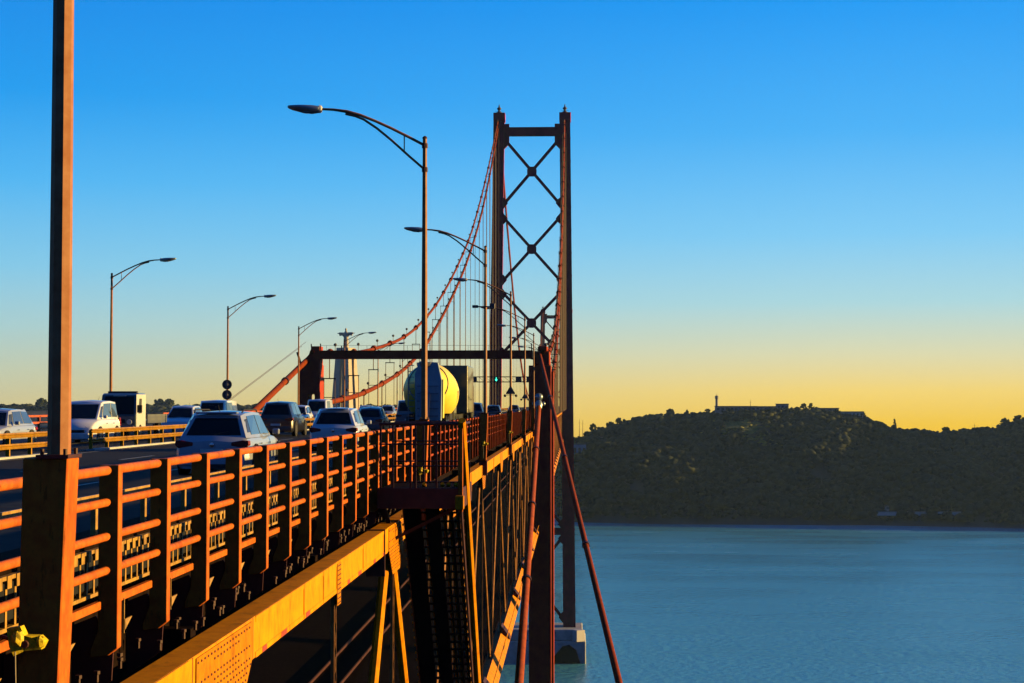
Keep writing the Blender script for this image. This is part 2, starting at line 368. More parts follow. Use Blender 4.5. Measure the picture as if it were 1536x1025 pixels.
for X, lb in ((XN, 'long low truss of the main span beyond the tall near tower, near side'), (XF, 'long low truss of the main span beyond the tall near tower, far side')):
    t = thing('bridge_truss', lb, 'bridge truss', W(X, 700, TB[1]), 'steel trusses under the road deck')
    mb = MB(); bx(mb, X-.2, X+.2, 700, 1715, TZ[1], TZ[0]); mb.build('top_chord', 'chord_paint', t)
    mb = MB(); bx(mb, X-.2, X+.2, 700, 1715, TB[1], TB[0]); mb.build('bottom_chord', 'truss_paint', t)
    mb = MB()
    for k in range(47): mb.bar(W(X, 700+k*21.4, TB[0]), W(X, 710.7+k*21.4, TZ[1]), .3, .3, (1,0,0)); mb.bar(W(X, 710.7+k*21.4, TZ[1]), W(X, 721.4+k*21.4, TB[0]), .3, .3, (1,0,0))
    mb.build('lattice', 'truss_paint', t)
# paint patches, clamps on the near chord
for D, l_ in ((24.6,.35),(26.2,.5),(28.6,.45),(33.9,.35),(35.6,.5),(38.3,.4),(40.2,.5)): mb = MB(); bx(mb, XN-.2135, XN-.209, D, D+l_, TZ[1]+.004, TZ[1]+.084); mb.build('primer_patch', 'primer_red', tn)
mb = MB(); bx(mb, XN-.23, XN+.23, 40.4, 40.5, TZ[0]+.03, TZ[1]-.5); mb.build('clamp', 'dark_steel', tn)
for D in (13.2, 17.4, 28.4, 30.6, 36.4, 48.6, 52.2):
    mb = MB(); bx(mb, XN-.214, XN-.201, D, D+.07, TZ[1]+.01, TZ[0]-.012); mb.build('seam_strip', 'plate_paint', tn, bevel=.003)
for za, zb in ((TZ[0]-.001, TZ[0]-.085), (TZ[1]+.085, TZ[1]+.001)):
    mb = MB(); bx(mb, XN-.2085, XN-.2005, 2, 19.9, zb, za); bx(mb, XN-.2085, XN-.2005, 24.1, 41.2, zb, za); mb.build('flange_angle', 'chord_paint', tn, bevel=.002)
# top cover seams
mb = MB(); bx(mb, XN-.21, XN-.198, 2, 12, TZ[0]-.02, TZ[0]+.012)
for D in (20.1, 23.9): bx(mb, XN-.205, XN-.2, D-.01, D+.01, TZ[1], TZ[0])
mb.build('seam', 'rivet_paint', tn)

# deck frame: stringers, crossbeams, brackets, lower rail deck
df = thing('deck_frame', 'dark floor beams and lower railway deck inside the bridge', 'bridge deck', W(17, 100, -14))
mb = MB(); bx(mb, 5.02, 29.6, 1, 1715, -14.9, -14.45); mb.build('lower_deck', 'shade_black', df)
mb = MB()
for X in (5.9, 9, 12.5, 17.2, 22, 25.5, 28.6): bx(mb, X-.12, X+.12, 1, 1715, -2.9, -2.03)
mb.build('stringers', 'shade_black', df)
mb = MB(); bx(mb, 5.45, 5.6, 1, 1715, -3.35, -1.72); mb.build('edge_beam', 'shade_black', df)  # sun-facing side kept dark by its colour, as if in shade
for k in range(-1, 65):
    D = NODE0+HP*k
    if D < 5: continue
    mb = MB(); bx(mb, 5.03, 29.5, D-.15, D+.15, -3.6, -2.95); mb.build('floor_beam', 'shade_black', df)
mb = MB()
for X in (12.0, 13.6, 20.5, 22.1): bx(mb, X-.04, X+.04, 1, 690, -14.44, -14.28)
mb.build('railway_rails', 'dark_steel', df)

# ================================================================== NEAR RAILING
def rail_section(label, k0, k1, rail_m='rail_paint', group='parapet railing sections', fine=True, X=5.0):
    D0, D1 = 15.8+2.2*k0, 15.8+2.2*k1
    t = thing('bridge_railing', label, 'railing', W(X, D0, -2.7), group)
    n_ = 12 if fine else 6
    for z, r_, nm in ((-.715, .052, 'top_rail'), (-1.06, .046, 'middle_rail'), (-1.43, .046, 'middle_rail'), (-1.795, .046, 'middle_rail')):
        mb = MB()
        if fine:
            for k in range(k0, k1):
                a, b_ = 15.8+2.2*k+.10, 15.8+2.2*(k+1)-.02
                ee = [(a, r_), (b_-.06, r_), (b_-.02, r_*.85), (b_+.0, r_*.5)]
                mb.tube([W(X+.055, d, z) for d, _ in ee], [q for _, q in ee], n_)
        else: mb.tube([W(X+.055, D0, z), W(X+.055, D1, z)], r_, n_)
        mb.build(nm, rail_m, t, smooth=True)
    mb = MB(); bx(mb, X+.12, X+.19, D0, D1, -2.225, -2.135); mb.build('bottom_rail', rail_m, t, bevel=.008 if fine else 0)
    for k in range(k0, k1 + (1 if k1 > 60 else 0)):
        D = 15.8+2.2*k; mb = MB()
        # post profile in the X-z plane, bent foot
        pr = [(X-.06, -.66), (X+.16, -.66), (X+.16, -2.45), (X+.24, -2.66), (X+.24, -2.74), (X+.04, -2.72), (X-.06, -2.64)]
        mb.prism([W(a, D, z) for a, z in pr], (0,.15,0), (0,0,0)); mb.build('post', rail_m, t, bevel=.008 if fine else 0)
    # inner grille of upright bars lit between the rails
    mb = MB(); bx(mb, X+.28, X+.34, D0, D1, -1.64, -1.60); bx(mb, X+.28, X+.34, D0, D1, -2.12, -2.08)
    step = .26
    for q in range(int((D1-D0)/step)):
        d = D0+q*step+.1; bx(mb, X+.29, X+.33, d, d+.05, -2.08, -1.64)
        bx(mb, X+.27, X+.29, d, d+.12, -1.72, -1.60)
    mb.build('kerb_grille', 'grille_paint', t)
    # inner flat guard strip with little uprights
    mb = MB(); bx(mb, X+.50, X+.53, D0, D1, -1.10, -1.04)
    for k in range(k0, k1): bx(mb, X+.48, X+.54, 15.8+2.2*k+1.0, 15.8+2.2*k+1.09, -1.5, -1.10)
    mb.build('inner_guard', 'grille_paint', t)
    if fine:
        for k in range(k0, k1):
            D = 15.8+2.2*k; mb = MB()
            mb.prism([W(X-.0, D+.0, -2.62), W(X+.2, D+.0, -2.30), W(X+.45, D, -2.4), W(X+.45, D, -3.3), W(X+.02, D, -3.0)], (0,.03,0), (0,.06,0))
            mb.build('foot_bracket', 'dark_steel', t)
            MB().prism([W(X+.1, D+.9, -2.44), W(X+.1, D+1.2, -2.44), W(X+.1, D+.9, -2.56)], (-.02,0,0), (0,0,0)).build('drain_plate', 'grille_paint', t)
            MB().bar(W(X+.12, D+.9, -2.2), W(X+.12, D+.9, -2.6), .02, .02).build('drain_rod', 'grille_paint', t)
            for q in range(6):
                dd = D+random.uniform(-.9, 1.2); xx = X+random.uniform(-.1,.3); MB().lathe(W(xx, dd, -2.95), [(.022,0),(.022,.08),(.036,.085),(.036,.12)], 6).build('bolt', 'dark_steel', t)
    return t
rail_section('nearest sunlit orange parapet railing with tubular rails, left foreground to the stair platform', -4, 12)
rail_section('orange parapet railing running behind the stair platform', 12, 17)
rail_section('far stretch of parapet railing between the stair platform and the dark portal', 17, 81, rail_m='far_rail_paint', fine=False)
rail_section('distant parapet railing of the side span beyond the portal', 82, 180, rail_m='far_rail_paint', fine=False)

# ================================================================== FAR RAILING AND MEDIAN BARRIER
for (a, b_, lb) in ((60, 192, 'reddish railing along the far left edge of the road before the portal'), (200, 420, 'reddish far-edge railing beyond the portal')):
    t = thing('bridge_railing', lb, 'railing', W(28.9, a, -1.67), 'parapet railing sections')
    for z in (-.62, -.98, -1.3): mb = MB(); mb.bar(W(28.9, a, z), W(28.9, b_, z), .10, .11); mb.build('top_rail' if z > -.7 else 'middle_rail', 'left_rail_paint', t)
    d = a
    while d < b_: mb = MB(); bx(mb, 28.85, 28.98, d, d+.12, -1.67, -.60); mb.build('post', 'left_rail_paint', t); d += 2.25
def barrier(a, b_, lb):
    t = thing('median_barrier', lb, 'guard rail', W(17.4, a, -1.67), 'steel guard rails in the middle of the road')
    for z0, z1 in ((-1.04,-.88), (-1.38,-1.22)):
        mb = MB()
        pr = [(17.30, z1), (17.26, z1-.04), (17.32, (z0+z1)/2), (17.26, z0+.04), (17.30, z0), (17.36, z0), (17.36, z1)]
        mb.prism([W(x, a, z) for x, z in pr], (0, b_-a, 0), (0,0,0)); mb.build('beam', 'barrier_paint', t)
    mb = MB(); bx(mb, 17.25, 17.55, a+.2, b_, -1.668, -1.60); mb.build('base_kerb', 'concrete', t)
    d = a+.25; n_ = 0
    while d < b_ and n_ < 95: mb = MB(); bx(mb, 17.36, 17.48, d, d+.09, -1.6, -.92); mb.build('post', 'barrier_paint', t); d += 2.08 if b_ < 200 else 3; n_ += 1
barrier(36, 54.6, 'yellow two-beam guard rail left of the thick near lamp pole')
barrier(59.4, 190, 'yellow two-beam guard rail running right from below the white oncoming car')
barrier(203, 480, 'distant guard rail continuing beyond the portal')

# ================================================================== LAMPS
def arm_parts(t, s, zt):   # s = +1: arm towards -x (left), zt: pole top in local z
    up = [(0,0,zt-.22),(.45,0,zt+.02),(1.0,0,zt+.30),(1.5,0,zt+.53),(1.95,0,zt+.71),(2.35,0,zt+.82),(2.75,0,zt+.88),(3.2,0,zt+.905)]
    lo = [(0,0,zt-.95),(.45,0,zt-.56),(1.0,0,zt-.06),(1.45,0,zt+.31),(1.85,0,zt+.58),(2.1,0,zt+.68),(2.4,0,zt+.75)]
    f = lambda P: [(-s*x, y, z) for x, y, z in P]
    MB().tube(f(up), [.042]*4+[.045,.05,.04,.035], 8).add([], []).build('upper_arm', 'pole_paint', t, smooth=True)
    mb = MB().tube(f(lo), .036, 8); mb.tube(f([(.62,0,zt-.40),(.62,0,zt+.12)]), .018, 6)
    mb.build('lower_arm', 'pole_paint', t, smooth=True)
    # luminaire
    c = 3.75; mb = MB()
    secs = [(3.16,.06,.06,.9),(3.20,.13,.13,.92),(3.42,.18,.17,.93),(3.75,.18,.145,.955),(4.0,.14,.10,.975),(4.12,.09,.06,.985),(4.15,.04,.03,.985)]
    n_ = 14; o = 0
    for x, hw, hh, zc in secs:
        for k in range(n_): th = 2*math.pi*k/n_; mb.v.append((-s*x, hw*math.cos(th), zt+zc+hh*(.55*math.sin(th) if math.sin(th) > 0 else 1.05*math.sin(th))))
    for i in range(len(secs)-1):
        for k in range(n_): mb.f.append((i*n_+k, i*n_+(k+1) % n_, (i+1)*n_+(k+1) % n_, (i+1)*n_+k))
    mb.f.append(tuple(range(n_))); mb.f.append(tuple((len(secs)-1)*n_+k for k in range(n_)))
    h = mb.build('lamp_head', 'lamp_metal', t, smooth=True)
    mb = MB(); mb.blob((-s*3.52, 0, zt+.82), (.24, .13, .055), 14, 6); mb.build('lens', 'lamp_glass', h, smooth=True)
    MB().lathe((-s*3.10, 0, zt+.90), [(.05,0),(.10,.02),(.12,.07),(.12,.10)], 14, (-s,0,0)).build('lit_end_cap', 'wall_white', h, smooth=True)  # white cap painting the sunlit end of the lamp head
def lamp(s, zt, zb, label, loc):
    # local origin at the pole foot, z from zb (foot) .. zt (top) rel. to eye -> foot at 0
    t = thing('street_lamp', label, 'street lamp', (0,0,0), 'curved-arm street lamps along the bridge')
    H = zt-zb
    mb = MB().tube([(0,0,0),(0,0,H*.5),(0,0,H)], [.100,.088,.066], 8, .5); mb.build('pole', 'pole_paint', t)
    mb = MB().lathe((0,0,H-.02), [(.075,0),(.07,.05),(.02,.09)], 8); mb.build('pole_cap', 'dark_steel', t)
    mb = MB().lathe((0,0,H-.30), [(.09,0),(.09,.14)], 8); mb.lathe((0,0,H-1.02), [(.09,0),(.09,.14)], 8); mb.build('arm_collar', 'dark_steel', t)
    arm_parts(t, s, H)
    if s > 0:   # pedestal box outside the railing, tapered inwards at the bottom
        hgt = 2.35; mb = MB()
        pr = [(-.13,.02),(.26,.02),(.30,-hgt),(-.05,-hgt)]      # (towards road = +X)
        mb.prism([(-a, -.17, z) for a, z in pr], (0,.33,0), (0,0,0)); mb.build('pedestal', 'rail_paint', t, bevel=.01)
        mb = MB().box(-.14,.14,-.20,.20,.018,.05)
        for a in (-.10,.10):
            for b_ in (-.15,.15): mb.lathe((a,b_,.05), [(.018,0),(.018,.05)], 6)
        mb.build('base_flange', 'dark_steel', t)
        mb = MB().box(-.32,.10,-.13,.16,-hgt-.75,-hgt+.02); mb.build('lower_bracket', 'dark_steel', t, bevel=.01)
    else:
        mb = MB().box(-.2,.2,-.2,.2,-.02,.3); mb.build('base_flange', 'left_rail_paint', t, bevel=.01)
    t.location = loc
    return t
def arm_down(D): return W(4.45, D, -.48)
l0 = lamp(1, 8.0, -.48, 'thick lamp post in the left foreground, its arm above the photo', (0,0,0))
rl = [14.3, 49.7, 84.3, 118.4, 153, 187.5, 222, 256.5, 291, 325.5, 360]
rl_lab = ['thick lamp post in the left foreground, its arm above the photo', 'tall lamp with large head and long arm reaching left, at the stair platform',
 'lamp with arm over the road between the tall platform lamp and the tower', 'fourth lamp along the near railing, its post carrying the triangular sign',
 'small lamp whose head shows just left of the lowest tower cross brace', 'smaller lamp seen through the lower tower bracing', 'tiny lamp arm just above the portal beam near its right leg']
for i, D in enumerate(rl):
    lb = rl_lab[i] if i < 7 else 'far tiny lamp of the near-side row, beyond the portal'
    if i == 0: l0.location = arm_down(D)
    else: copy_tree(l0, arm_down(D), lb)
m0 = lamp(-1, 8.35, -1.5, 'leftmost of the smaller lamps, arm reaching right, behind the white oncoming car', (0,0,0))
ll = [105.4, 141.3, 178.1, 214, 251, 287, 323]
ll_lab = ['leftmost of the lamps whose arms reach right, above the white cars', 'lamp with two round signs low on its post', 'lamp standing just left of the portal leg',
 'small lamp with head just right of the statue', 'faint far lamp of the left row beyond the portal']
for i, D in enumerate(ll):
    loc = W(29.5, D, -1.5); lb = ll_lab[min(i, 4)]
    if i == 0: m0.location = loc; m0['label'] = lb
    else: copy_tree(m0, loc, lb)

# yellow fittings hanging outside the lamp pedestals
def fitting(label):
    t = thing('floodlight', label, 'floodlight', (0,0,0), 'yellow fittings beside the lamp pedestals')
    mb = MB(); mb.prism([(-.10,-.09,.10),(.02,-.10,.12),(.05,-.08,.04),(.16,-.03,.03),(.20,.0,-.02),(.16,.02,-.09),(.02,0,-.10),(-.06,-.02,-.14),(-.09,-.05,-.06)], (0,.10,0), (0,0,0))
    mb.blob((.0,-.1,.02), (.06,.05,.07), 8, 5, .15); mb.blob((.17,-.02,-.02), (.05,.05,.05), 8, 5, .2)
    mb.build('housing', 'yellow_paint', t, bevel=.015, seg=2)
    mb = MB().lathe((.06,-.09,-.03), [(.035,0),(.03,.02)], 10, (0,-1,0)); mb.tube([(-.1,.0,.0),(-.18,.03,.02),(-.26,.05,-.04)], .018, 6); mb.build('bracket', 'dark_steel', t)
    mb = MB().tube([(-.04,-.04,-.10),(-.035,-.04,-.3),(-.02,-.04,-.75)], .006, 5); mb.build('cord', 'rope', t)
    return t
f0 = fitting('yellow crumpled-looking fitting on the near railing, bottom left corner')
f0.location = W(4.66, 14.0, -1.98)
for D, lb in ((49.4, 'small yellow fitting at the foot of the platform lamp'), (84, 'tiny light fitting at the foot of the third lamp of the near row'), (118.1, 'tiny light fitting below the triangular sign')):
    copy_tree(f0, W(4.5, D, -1.95), lb)

# ================================================================== PLATFORM AND STAIR
t = thing('access_platform', 'dark steel platform with railings jutting out at the tall lamp', 'platform', W(3.9, 46, -2.6))
mb = MB(); bx(mb, 2.82, 4.93, 42, 45.6, -2.22, -2.14); mb.build('deck_plate', 'shade_black', t)
mb = MB(); bx(mb, 2.80, 4.95, 41.94, 42.0, -2.62, -2.10); bx(mb, 2.78, 2.82, 42, 45.6, -2.62, -2.10); bx(mb, 2.82, 4.93, 45.6, 45.66, -2.6, -2.1)
mb.build('fascia', 'dark_steel', t, bevel=.01)
mb = MB()
for z in (-.49, -1.0, -1.55):
    r_ = .035 if z > -.6 else .02
    mb.tube([W(2.85, 41.97, z), W(4.9, 41.97, z)], r_, 8); mb.tube([W(2.85, 41.97, z), W(2.85, 45.6, z)], r_, 8); mb.tube([W(2.85, 45.6, z), W(4.9, 45.6, z)], r_, 8)
mb.build('handrail', 'dark_steel', t, smooth=True)
for X, D in ((4.86,41.97),(4.55,41.97),(4.1,41.97),(3.98,41.97),(3.45,41.97),(2.85,43.8),(2.85,45.6),(4.1,45.6)):
    mb = MB().bar(W(X, D, -2.2), W(X, D, -.49), .05, .05); mb.build('post', 'dark_steel', t)
mb = MB(); bx(mb, 2.78, 2.90, 41.9, 42.02, -2.7, -.46); mb.build('corner_post', 'rail_paint', t, bevel=.008)
mb = MB(); bx(mb, 2.74, 2.95, 41.6, 41.93, -2.62, -2.28); mb.build('corner_bracket', 'plate_paint', t, bevel=.01)
mb = MB(); mb.bar(W(4.9, 43, -2.6), W(4.75, 43, -3.1), .1, .1); mb.bar(W(2.9, 43, -2.6), W(4.7, 43, -3.5), .08, .08); mb.bar(W(2.9, 45.2, -2.6), W(4.7, 45.2, -3.5), .08, .08); mb.build('brace', 'dark_steel', t)
t = thing('access_stair', 'steep dark open-tread stair hanging below the steel platform', 'stair', W(3.6, 46, -3))
SL = 1.05      # drop per metre of distance
def stz(D): return -2.45-(D-43.2)*SL
mb = MB()
mb.bar(W(4.42, 43.1, stz(43.1)), W(4.42, 54, stz(54)), .05, .26)
mb.build('left_stringer', 'dark_steel', t)
mb = MB().tube([W(2.80, 41.85, -.40), W(2.80, 54, -.40-12.15*1.09)], .10, 8, .5); mb.build('outer_guard', 'chord_paint', t)
mb = MB().bar(W(2.92, 43.1, stz(43.1)), W(2.92, 54, stz(54)), .05, .26); mb.build('right_stringer', 'dark_steel', t)
mb = MB()
for k in range(46):
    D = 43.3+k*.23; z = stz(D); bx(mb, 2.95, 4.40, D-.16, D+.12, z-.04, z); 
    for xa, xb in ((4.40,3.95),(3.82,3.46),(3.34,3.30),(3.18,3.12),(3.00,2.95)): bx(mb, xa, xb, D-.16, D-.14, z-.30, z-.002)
mb.build('treads', 'shade_black', t)
mb = MB()
for X in (3.86,3.38,3.22,3.03): mb.tube([W(X+.03, 43.4, stz(43.4)+.6), W(X+.03, 55, stz(55)+.6)], .055, 8, .5)  # added bright tubes behind the riser slots, imitating glints of sunlight
mb.build('handrail', 'chord_paint', t)
mb = MB()
for k in range(40):
    D = 43.3+k*.23; z = stz(D); bx(mb, 4.445, 4.475, D-.2, D-.14, z-.13, z-.07)
mb.build('glint_tabs', 'chord_paint', t)  # bright-painted tabs imitating a row of sun glints along the stringer

# ================================================================== PORTAL FRAME (D ~ 196)
PD = 196.0
t = thing('portal_frame', 'dark red steel portal spanning the road with a straight beam on two legs', 'portal', W(17.5, PD, -60))
mb = MB(); bx(mb, 2.6, 5.25, PD, PD+3.2, -96, 4.6); bx(mb, 2.3, 3.0, PD+.5, PD+2.7, -96, 3.9)
mb.build('leg', 'portal_paint', t, bevel=.05)
mb = MB()      # left leg with arched passage
bx(mb, 31.35, 32.4, PD, PD+3.2, -20, 4.7); bx(mb, 29.95, 30.55, PD, PD+3.2, -20, 4.7); bx(mb, 30.55, 31.35, PD, PD+3.2, 1.45, 4.7); bx(mb, 30.55, 31.35, PD, PD+3.2, -20, -.6)
arch = [W(30.55, PD, 1.45)]+[W(30.95-.4*math.cos(a), PD, 1.0+.42*math.sin(a)) for a in np.linspace(0, math.pi, 9)]+[W(31.35, PD, 1.45)]
mb.prism(arch, (0,3.2,0), (0,0,0))
mb.prism([W(32.4, PD+.2, 4.7), W(30.0, PD+.2, 4.7), W(30.0, PD+.2, 6.9), W(30.9, PD+.2, 6.9), W(31.3, PD+.2, 5.9)], (0,2.6,0), (0,0,0))
mb.build('leg', 'portal_paint', t, bevel=.04)
mb = MB()
for z in (-.4, 1.2, 2.8, 4.2): bx(mb, 29.93, 32.45, PD-.04, PD, z, z+.1)
mb.build('stiffener', 'portal_paint', t)
mb = MB(); bx(mb, 4.8, 30.2, PD+.4, PD+2.6, 5.5, 6.28); bx(mb, 4.8, 30.2, PD+.3, PD+2.7, 6.28, 6.40); bx(mb, 4.8, 30.2, PD+.3, PD+2.7, 5.42, 5.5)
for k in range(16): bx(mb, 6+k*1.55, 6.08+k*1.55, PD+.36, PD+.4, 5.5, 6.28)
mb.build('cross_beam', 'portal_paint', t)
mb = MB(); bx(mb, 2.7, 4.7, PD+.3, PD+2.8, 4.6, 6.3); bx(mb, 3.0, 4.2, PD+.1, PD+3, 6.3, 6.9)
mb.build('saddle', 'portal_paint', t, bevel=.15)
mb = MB()
for X, h_ in ((29.9,.9),(31.0,.8),(27.4,.0),(4.9,.9)): mb.bar(W(X, PD+.5, 6.3), W(X+.05, PD+.5, 6.95+h_*.3), .12, .12)
for X in np.arange(5.2, 29.6, 2.4): mb.bar(W(X, PD+.35, 6.4), W(X, PD+.35, 6.98), .03, .03)
mb.bar(W(4.9, PD+.35, 6.98), W(29.9, PD+.35, 6.98), .03, .03)
mb.bar(W(32.3, PD+.4, 4.9), W(32.7, PD+.4, 6.2), .22, .22)
mb.build('handrail', 'dark_steel', t)
mb = MB(); mb.blob(W(4.05, PD-.6, .9), (.5,.4,.45), 12, 7); mb.lathe(W(4.05, PD-.9, -.5), [(.35,0),(.5,.5),(.3,1.0)], 12, (0,.3,1)); mb.blob(W(4.6, PD-.5, .1), .25, 8, 5); mb.blob(W(3.5, PD-.5, .1), .25, 8, 5)
mb.build('cable_socket', 'lamp_metal', t, smooth=True)
mb = MB().box(-8.5, .5, PD-3, PD+7, WZ-4, -94); mb.build('pier_base', 'concrete', t, bevel=.2)

# ================================================================== TOWERS
def tower(D0, label, ztop, dz, full=True):
    t = thing('bridge_tower', label, 'bridge tower', W(17, D0, -91), 'tall red bridge towers')
    z0, z1 = -90.7+0, ztop
    def cx(side, z):     # leg centre by height
        f = (z-z0)/(120.0-z0)
        return (33.4+(30.6-33.4)*f) if side else (1.75+(3.35-1.75)*f)
    def hw(z): f = (z-z0)/(120.-z0); return 2.55-.35*f
    for side in (0, 1):
        mb = MB()
        cs = [(z0, 1), (ztop-3.4, 1)]
        a, b_ = cs[0][0], cs[1][0]
        mb.frustum(W(cx(side,a), D0, a), (hw(a), 3.6), W(cx(side,b_), D0, b_), (hw(b_), 2.9))
        for s_ in (-1, 1):  # vertical ribs / cells
            mb.frustum(W(cx(side,a)+s_*hw(a)*.45, D0-3.6, a), (.35,.35), W(cx(side,b_)+s_*hw(b_)*.45, D0-2.9, b_), (.3,.3))
        lg = mb.build('leg', 'tower_paint', t)
        if full:
            mb = MB()
            for z in np.arange(-80, ztop-6, 9.5): q = cx(side,z); h_ = hw(z)+.06; f = (z-z0)/(120.-z0); mb.frustum(W(q, D0, z), (h_, 3.66-.7*f), W(q, D0, z+.25), (h_, 3.66-.7*f))
            mb.build('joint_bands', 'tower_paint', lg)
        q = cx(side, ztop); mb = MB(); bx(mb, q-2.5, q+2.3, D0-3, D0+3, ztop-3.4, ztop); mb.build('saddle_housing', 'tower_paint', t, bevel=.15)
        mb = MB(); mb.lathe(W(q, D0, ztop), [(1.3,0),(1.3,.5),(.5,.9),(.5,1.6),(.9,1.9),(.9,2.3),(.35,2.7),(.15,3.8)], 12); mb.bar(W(q-1.6, D0-1, ztop+.9), W(q+1.6, D0-1, ztop+.9), .12, .12)
        mb.build('beacon', 'sign_back', t, smooth=True)
    iL = lambda z: cx(1,z)-hw(z)+.15; iR = lambda z: cx(0,z)+hw(z)-.15
    mb = MB(); zt = ztop-6.3; bx(mb, iR(zt), iL(zt), D0-1.6, D0+1.6, zt-3.0, zt); bx(mb, iR(zt), iL(zt), D0-2.0, D0+2.0, zt, zt+.35); mb.build('top_strut', 'tower_paint', t)
    for s_, X in ((-1, iL(zt)), (1, iR(zt))): mb = MB(); mb.prism([W(X, D0-1.5, zt+1.8), W(X+s_*2.2, D0-1.5, zt+1.8), W(X+s_*2.2, D0-1.5, zt-6.2), W(X, D0-1.5, zt-8.5)], (0,3,0), (0,0,0)); mb.build('corner_gusset', 'tower_paint', t)
    panels = [(ztop-10.2, ztop-38.2), (ztop-42.8, ztop-70.0), (ztop-74.0, ztop-100)]
    if full: panels += [(-16.5, -50), (-54, -88)]
    for a, b_ in panels:
        mb = MB(); zc = (a+b_)/2
        xc = (iL(zc)+iR(zc))/2; wb = 1.15
        mb.bar(W(iL(a)+.1, D0, a), W(iR(b_)-.1, D0, b_), 1.6, wb, (0,0,1)); mb.bar(W(iR(a)-.1, D0, a), W(iL(b_)+.1, D0+.003, b_), 1.594, wb, (0,0,1))
        mb.build('cross_brace', 'tower_paint', t)
        mb = MB(); poly = []
        for k in range(8): th = math.pi/8+k*math.pi/4; poly.append(W(xc+2.1*math.cos(th), D0-.95, zc+2.1*math.sin(th)))
        mb.prism(poly, (0,1.9,0), (0,0,0)); mb.build('centre_plate', 'tower_paint', t)
        for z, s2 in ((a, 1), (b_, -1)):
            mb = MB(); mb.prism([W(iL(z)+.2, D0-.9, z+s2*1.8), W(iL(z)-2.0, D0-.9, z-s2*.9), W(iL(z)-.9, D0-.9, z-s2*2.6), W(iL(z)+.2, D0-.9, z-s2*3.4)], (0,1.8,0), (0,0,0)); mb.build('corner_gusset', 'tower_paint', t)
            mb = MB(); mb.prism([W(iR(z)-.2, D0-.9, z+s2*1.8), W(iR(z)+2.0, D0-.9, z-s2*.9), W(iR(z)+.9, D0-.9, z-s2*2.6), W(iR(z)-.2, D0-.9, z-s2*3.4)], (0,1.8,0), (0,0,0)); mb.build('corner_gusset', 'tower_paint', t)
    if full:
        mb = MB(); bx(mb, iR(-52), iL(-52), D0-1.3, D0+1.3, -53.4, -50.6); mb.build('lower_strut', 'tower_paint', t)
    return t
tower(687, 'tall red steel bridge tower with crossed braces rising over the road', 120.6, 0)
tower(1700, 'distant red bridge tower seen small through the braces of the near one', 97, 0)
# piers
for D0, lb in ((687, 'pale concrete pier in the water under the near tower'), (1700, 'distant concrete pier of the far tower')):
    t = thing('tower_pier', lb, 'pier', W(15, D0, -104))
    mb = MB(); bx(mb, -4.9, 42, D0-13, D0+13, -107, -95.2); bx(mb, -3.6, 40, D0-11, D0+11, -95.2, -90.7); mb.build('plinth', 'concrete', t, bevel=.3)
    # sloping fender buttress and rotated corner block
    mb = MB(); mb.prism([W(10, D0-13, -103.6), W(4.5, D0-13, -97), W(1.8, D0-13, -96.4), W(-1, D0-13, -98.5), W(-2.6, D0-13, -103.6)], (0,-1.2,0), (0,0,0)); mb.build('fender', 'shade_black', t)
    mb = MB(); c_ = Vector(W(-1.9, D0-11.5, 0))
    pts = [(c_.x+2.7*math.cos(a), c_.y+2.7*math.sin(a), -95.2+CZ) for a in (R(75), R(165), R(255), R(345))]
    mb.prism(pts, (0,0,4.6), (0,0,0)); mb.build('mooring_block', 'wall_white', t, bevel=.1)

# ================================================================== CABLES
def interpD(tab, D): return float(np.interp(D, [a for a, _ in tab], [b for _, b in tab]))
def smooth_tab(tab, n=60):   # monotone-ish Catmull resample
    P = tab; outp = []
    for i in range(len(P)-1):
        p0, p1, p2, p3 = P[max(i-1,0)], P[i], P[i+1], P[min(i+2,len(P)-1)]
        h = p2[0]-p1[0]; m1 = (p2[1]-p0[1])/(p2[0]-p0[0]); m2 = (p3[1]-p1[1])/(p3[0]-p1[0])
        for k in range(10):
            u = k/10; outp.append((p1[0]+h*u, (2*u**3-3*u**2+1)*p1[1]+(u**3-2*u**2+u)*h*m1+(-2*u**3+3*u**2)*p2[1]+(u**3-u**2)*h*m2))
    outp.append(P[-1]); return outp
A_ = smooth_tab([(196,-.45),(206,.1),(243,1.6),(291,5.2),(323,8.8),(350,12.8),(410,24.5),(481,41.0),(560,64.5),(630,91),(684,114.5)])
B_ = smooth_tab([(196,6.2),(225,6.9),(257,8.6),(300,12.0),(336,16.4),(385,24.5),(450,38.5),(513,55),(600,84.5),(684,117.3)])
def Xc(X0, D): return X0
def cable(label, X, tab, r_, top=None):
    t = thing('main_cable', label, 'suspension cable', W(X, tab[0][0], tab[0][1]), 'main suspension cables')
    mb = MB().tube([W(X, d, z) for d, z in tab], r_, 10); mb.build('cable', 'cable_paint', t, smooth=True)
    return t
XL, XR = 30.9, 3.55
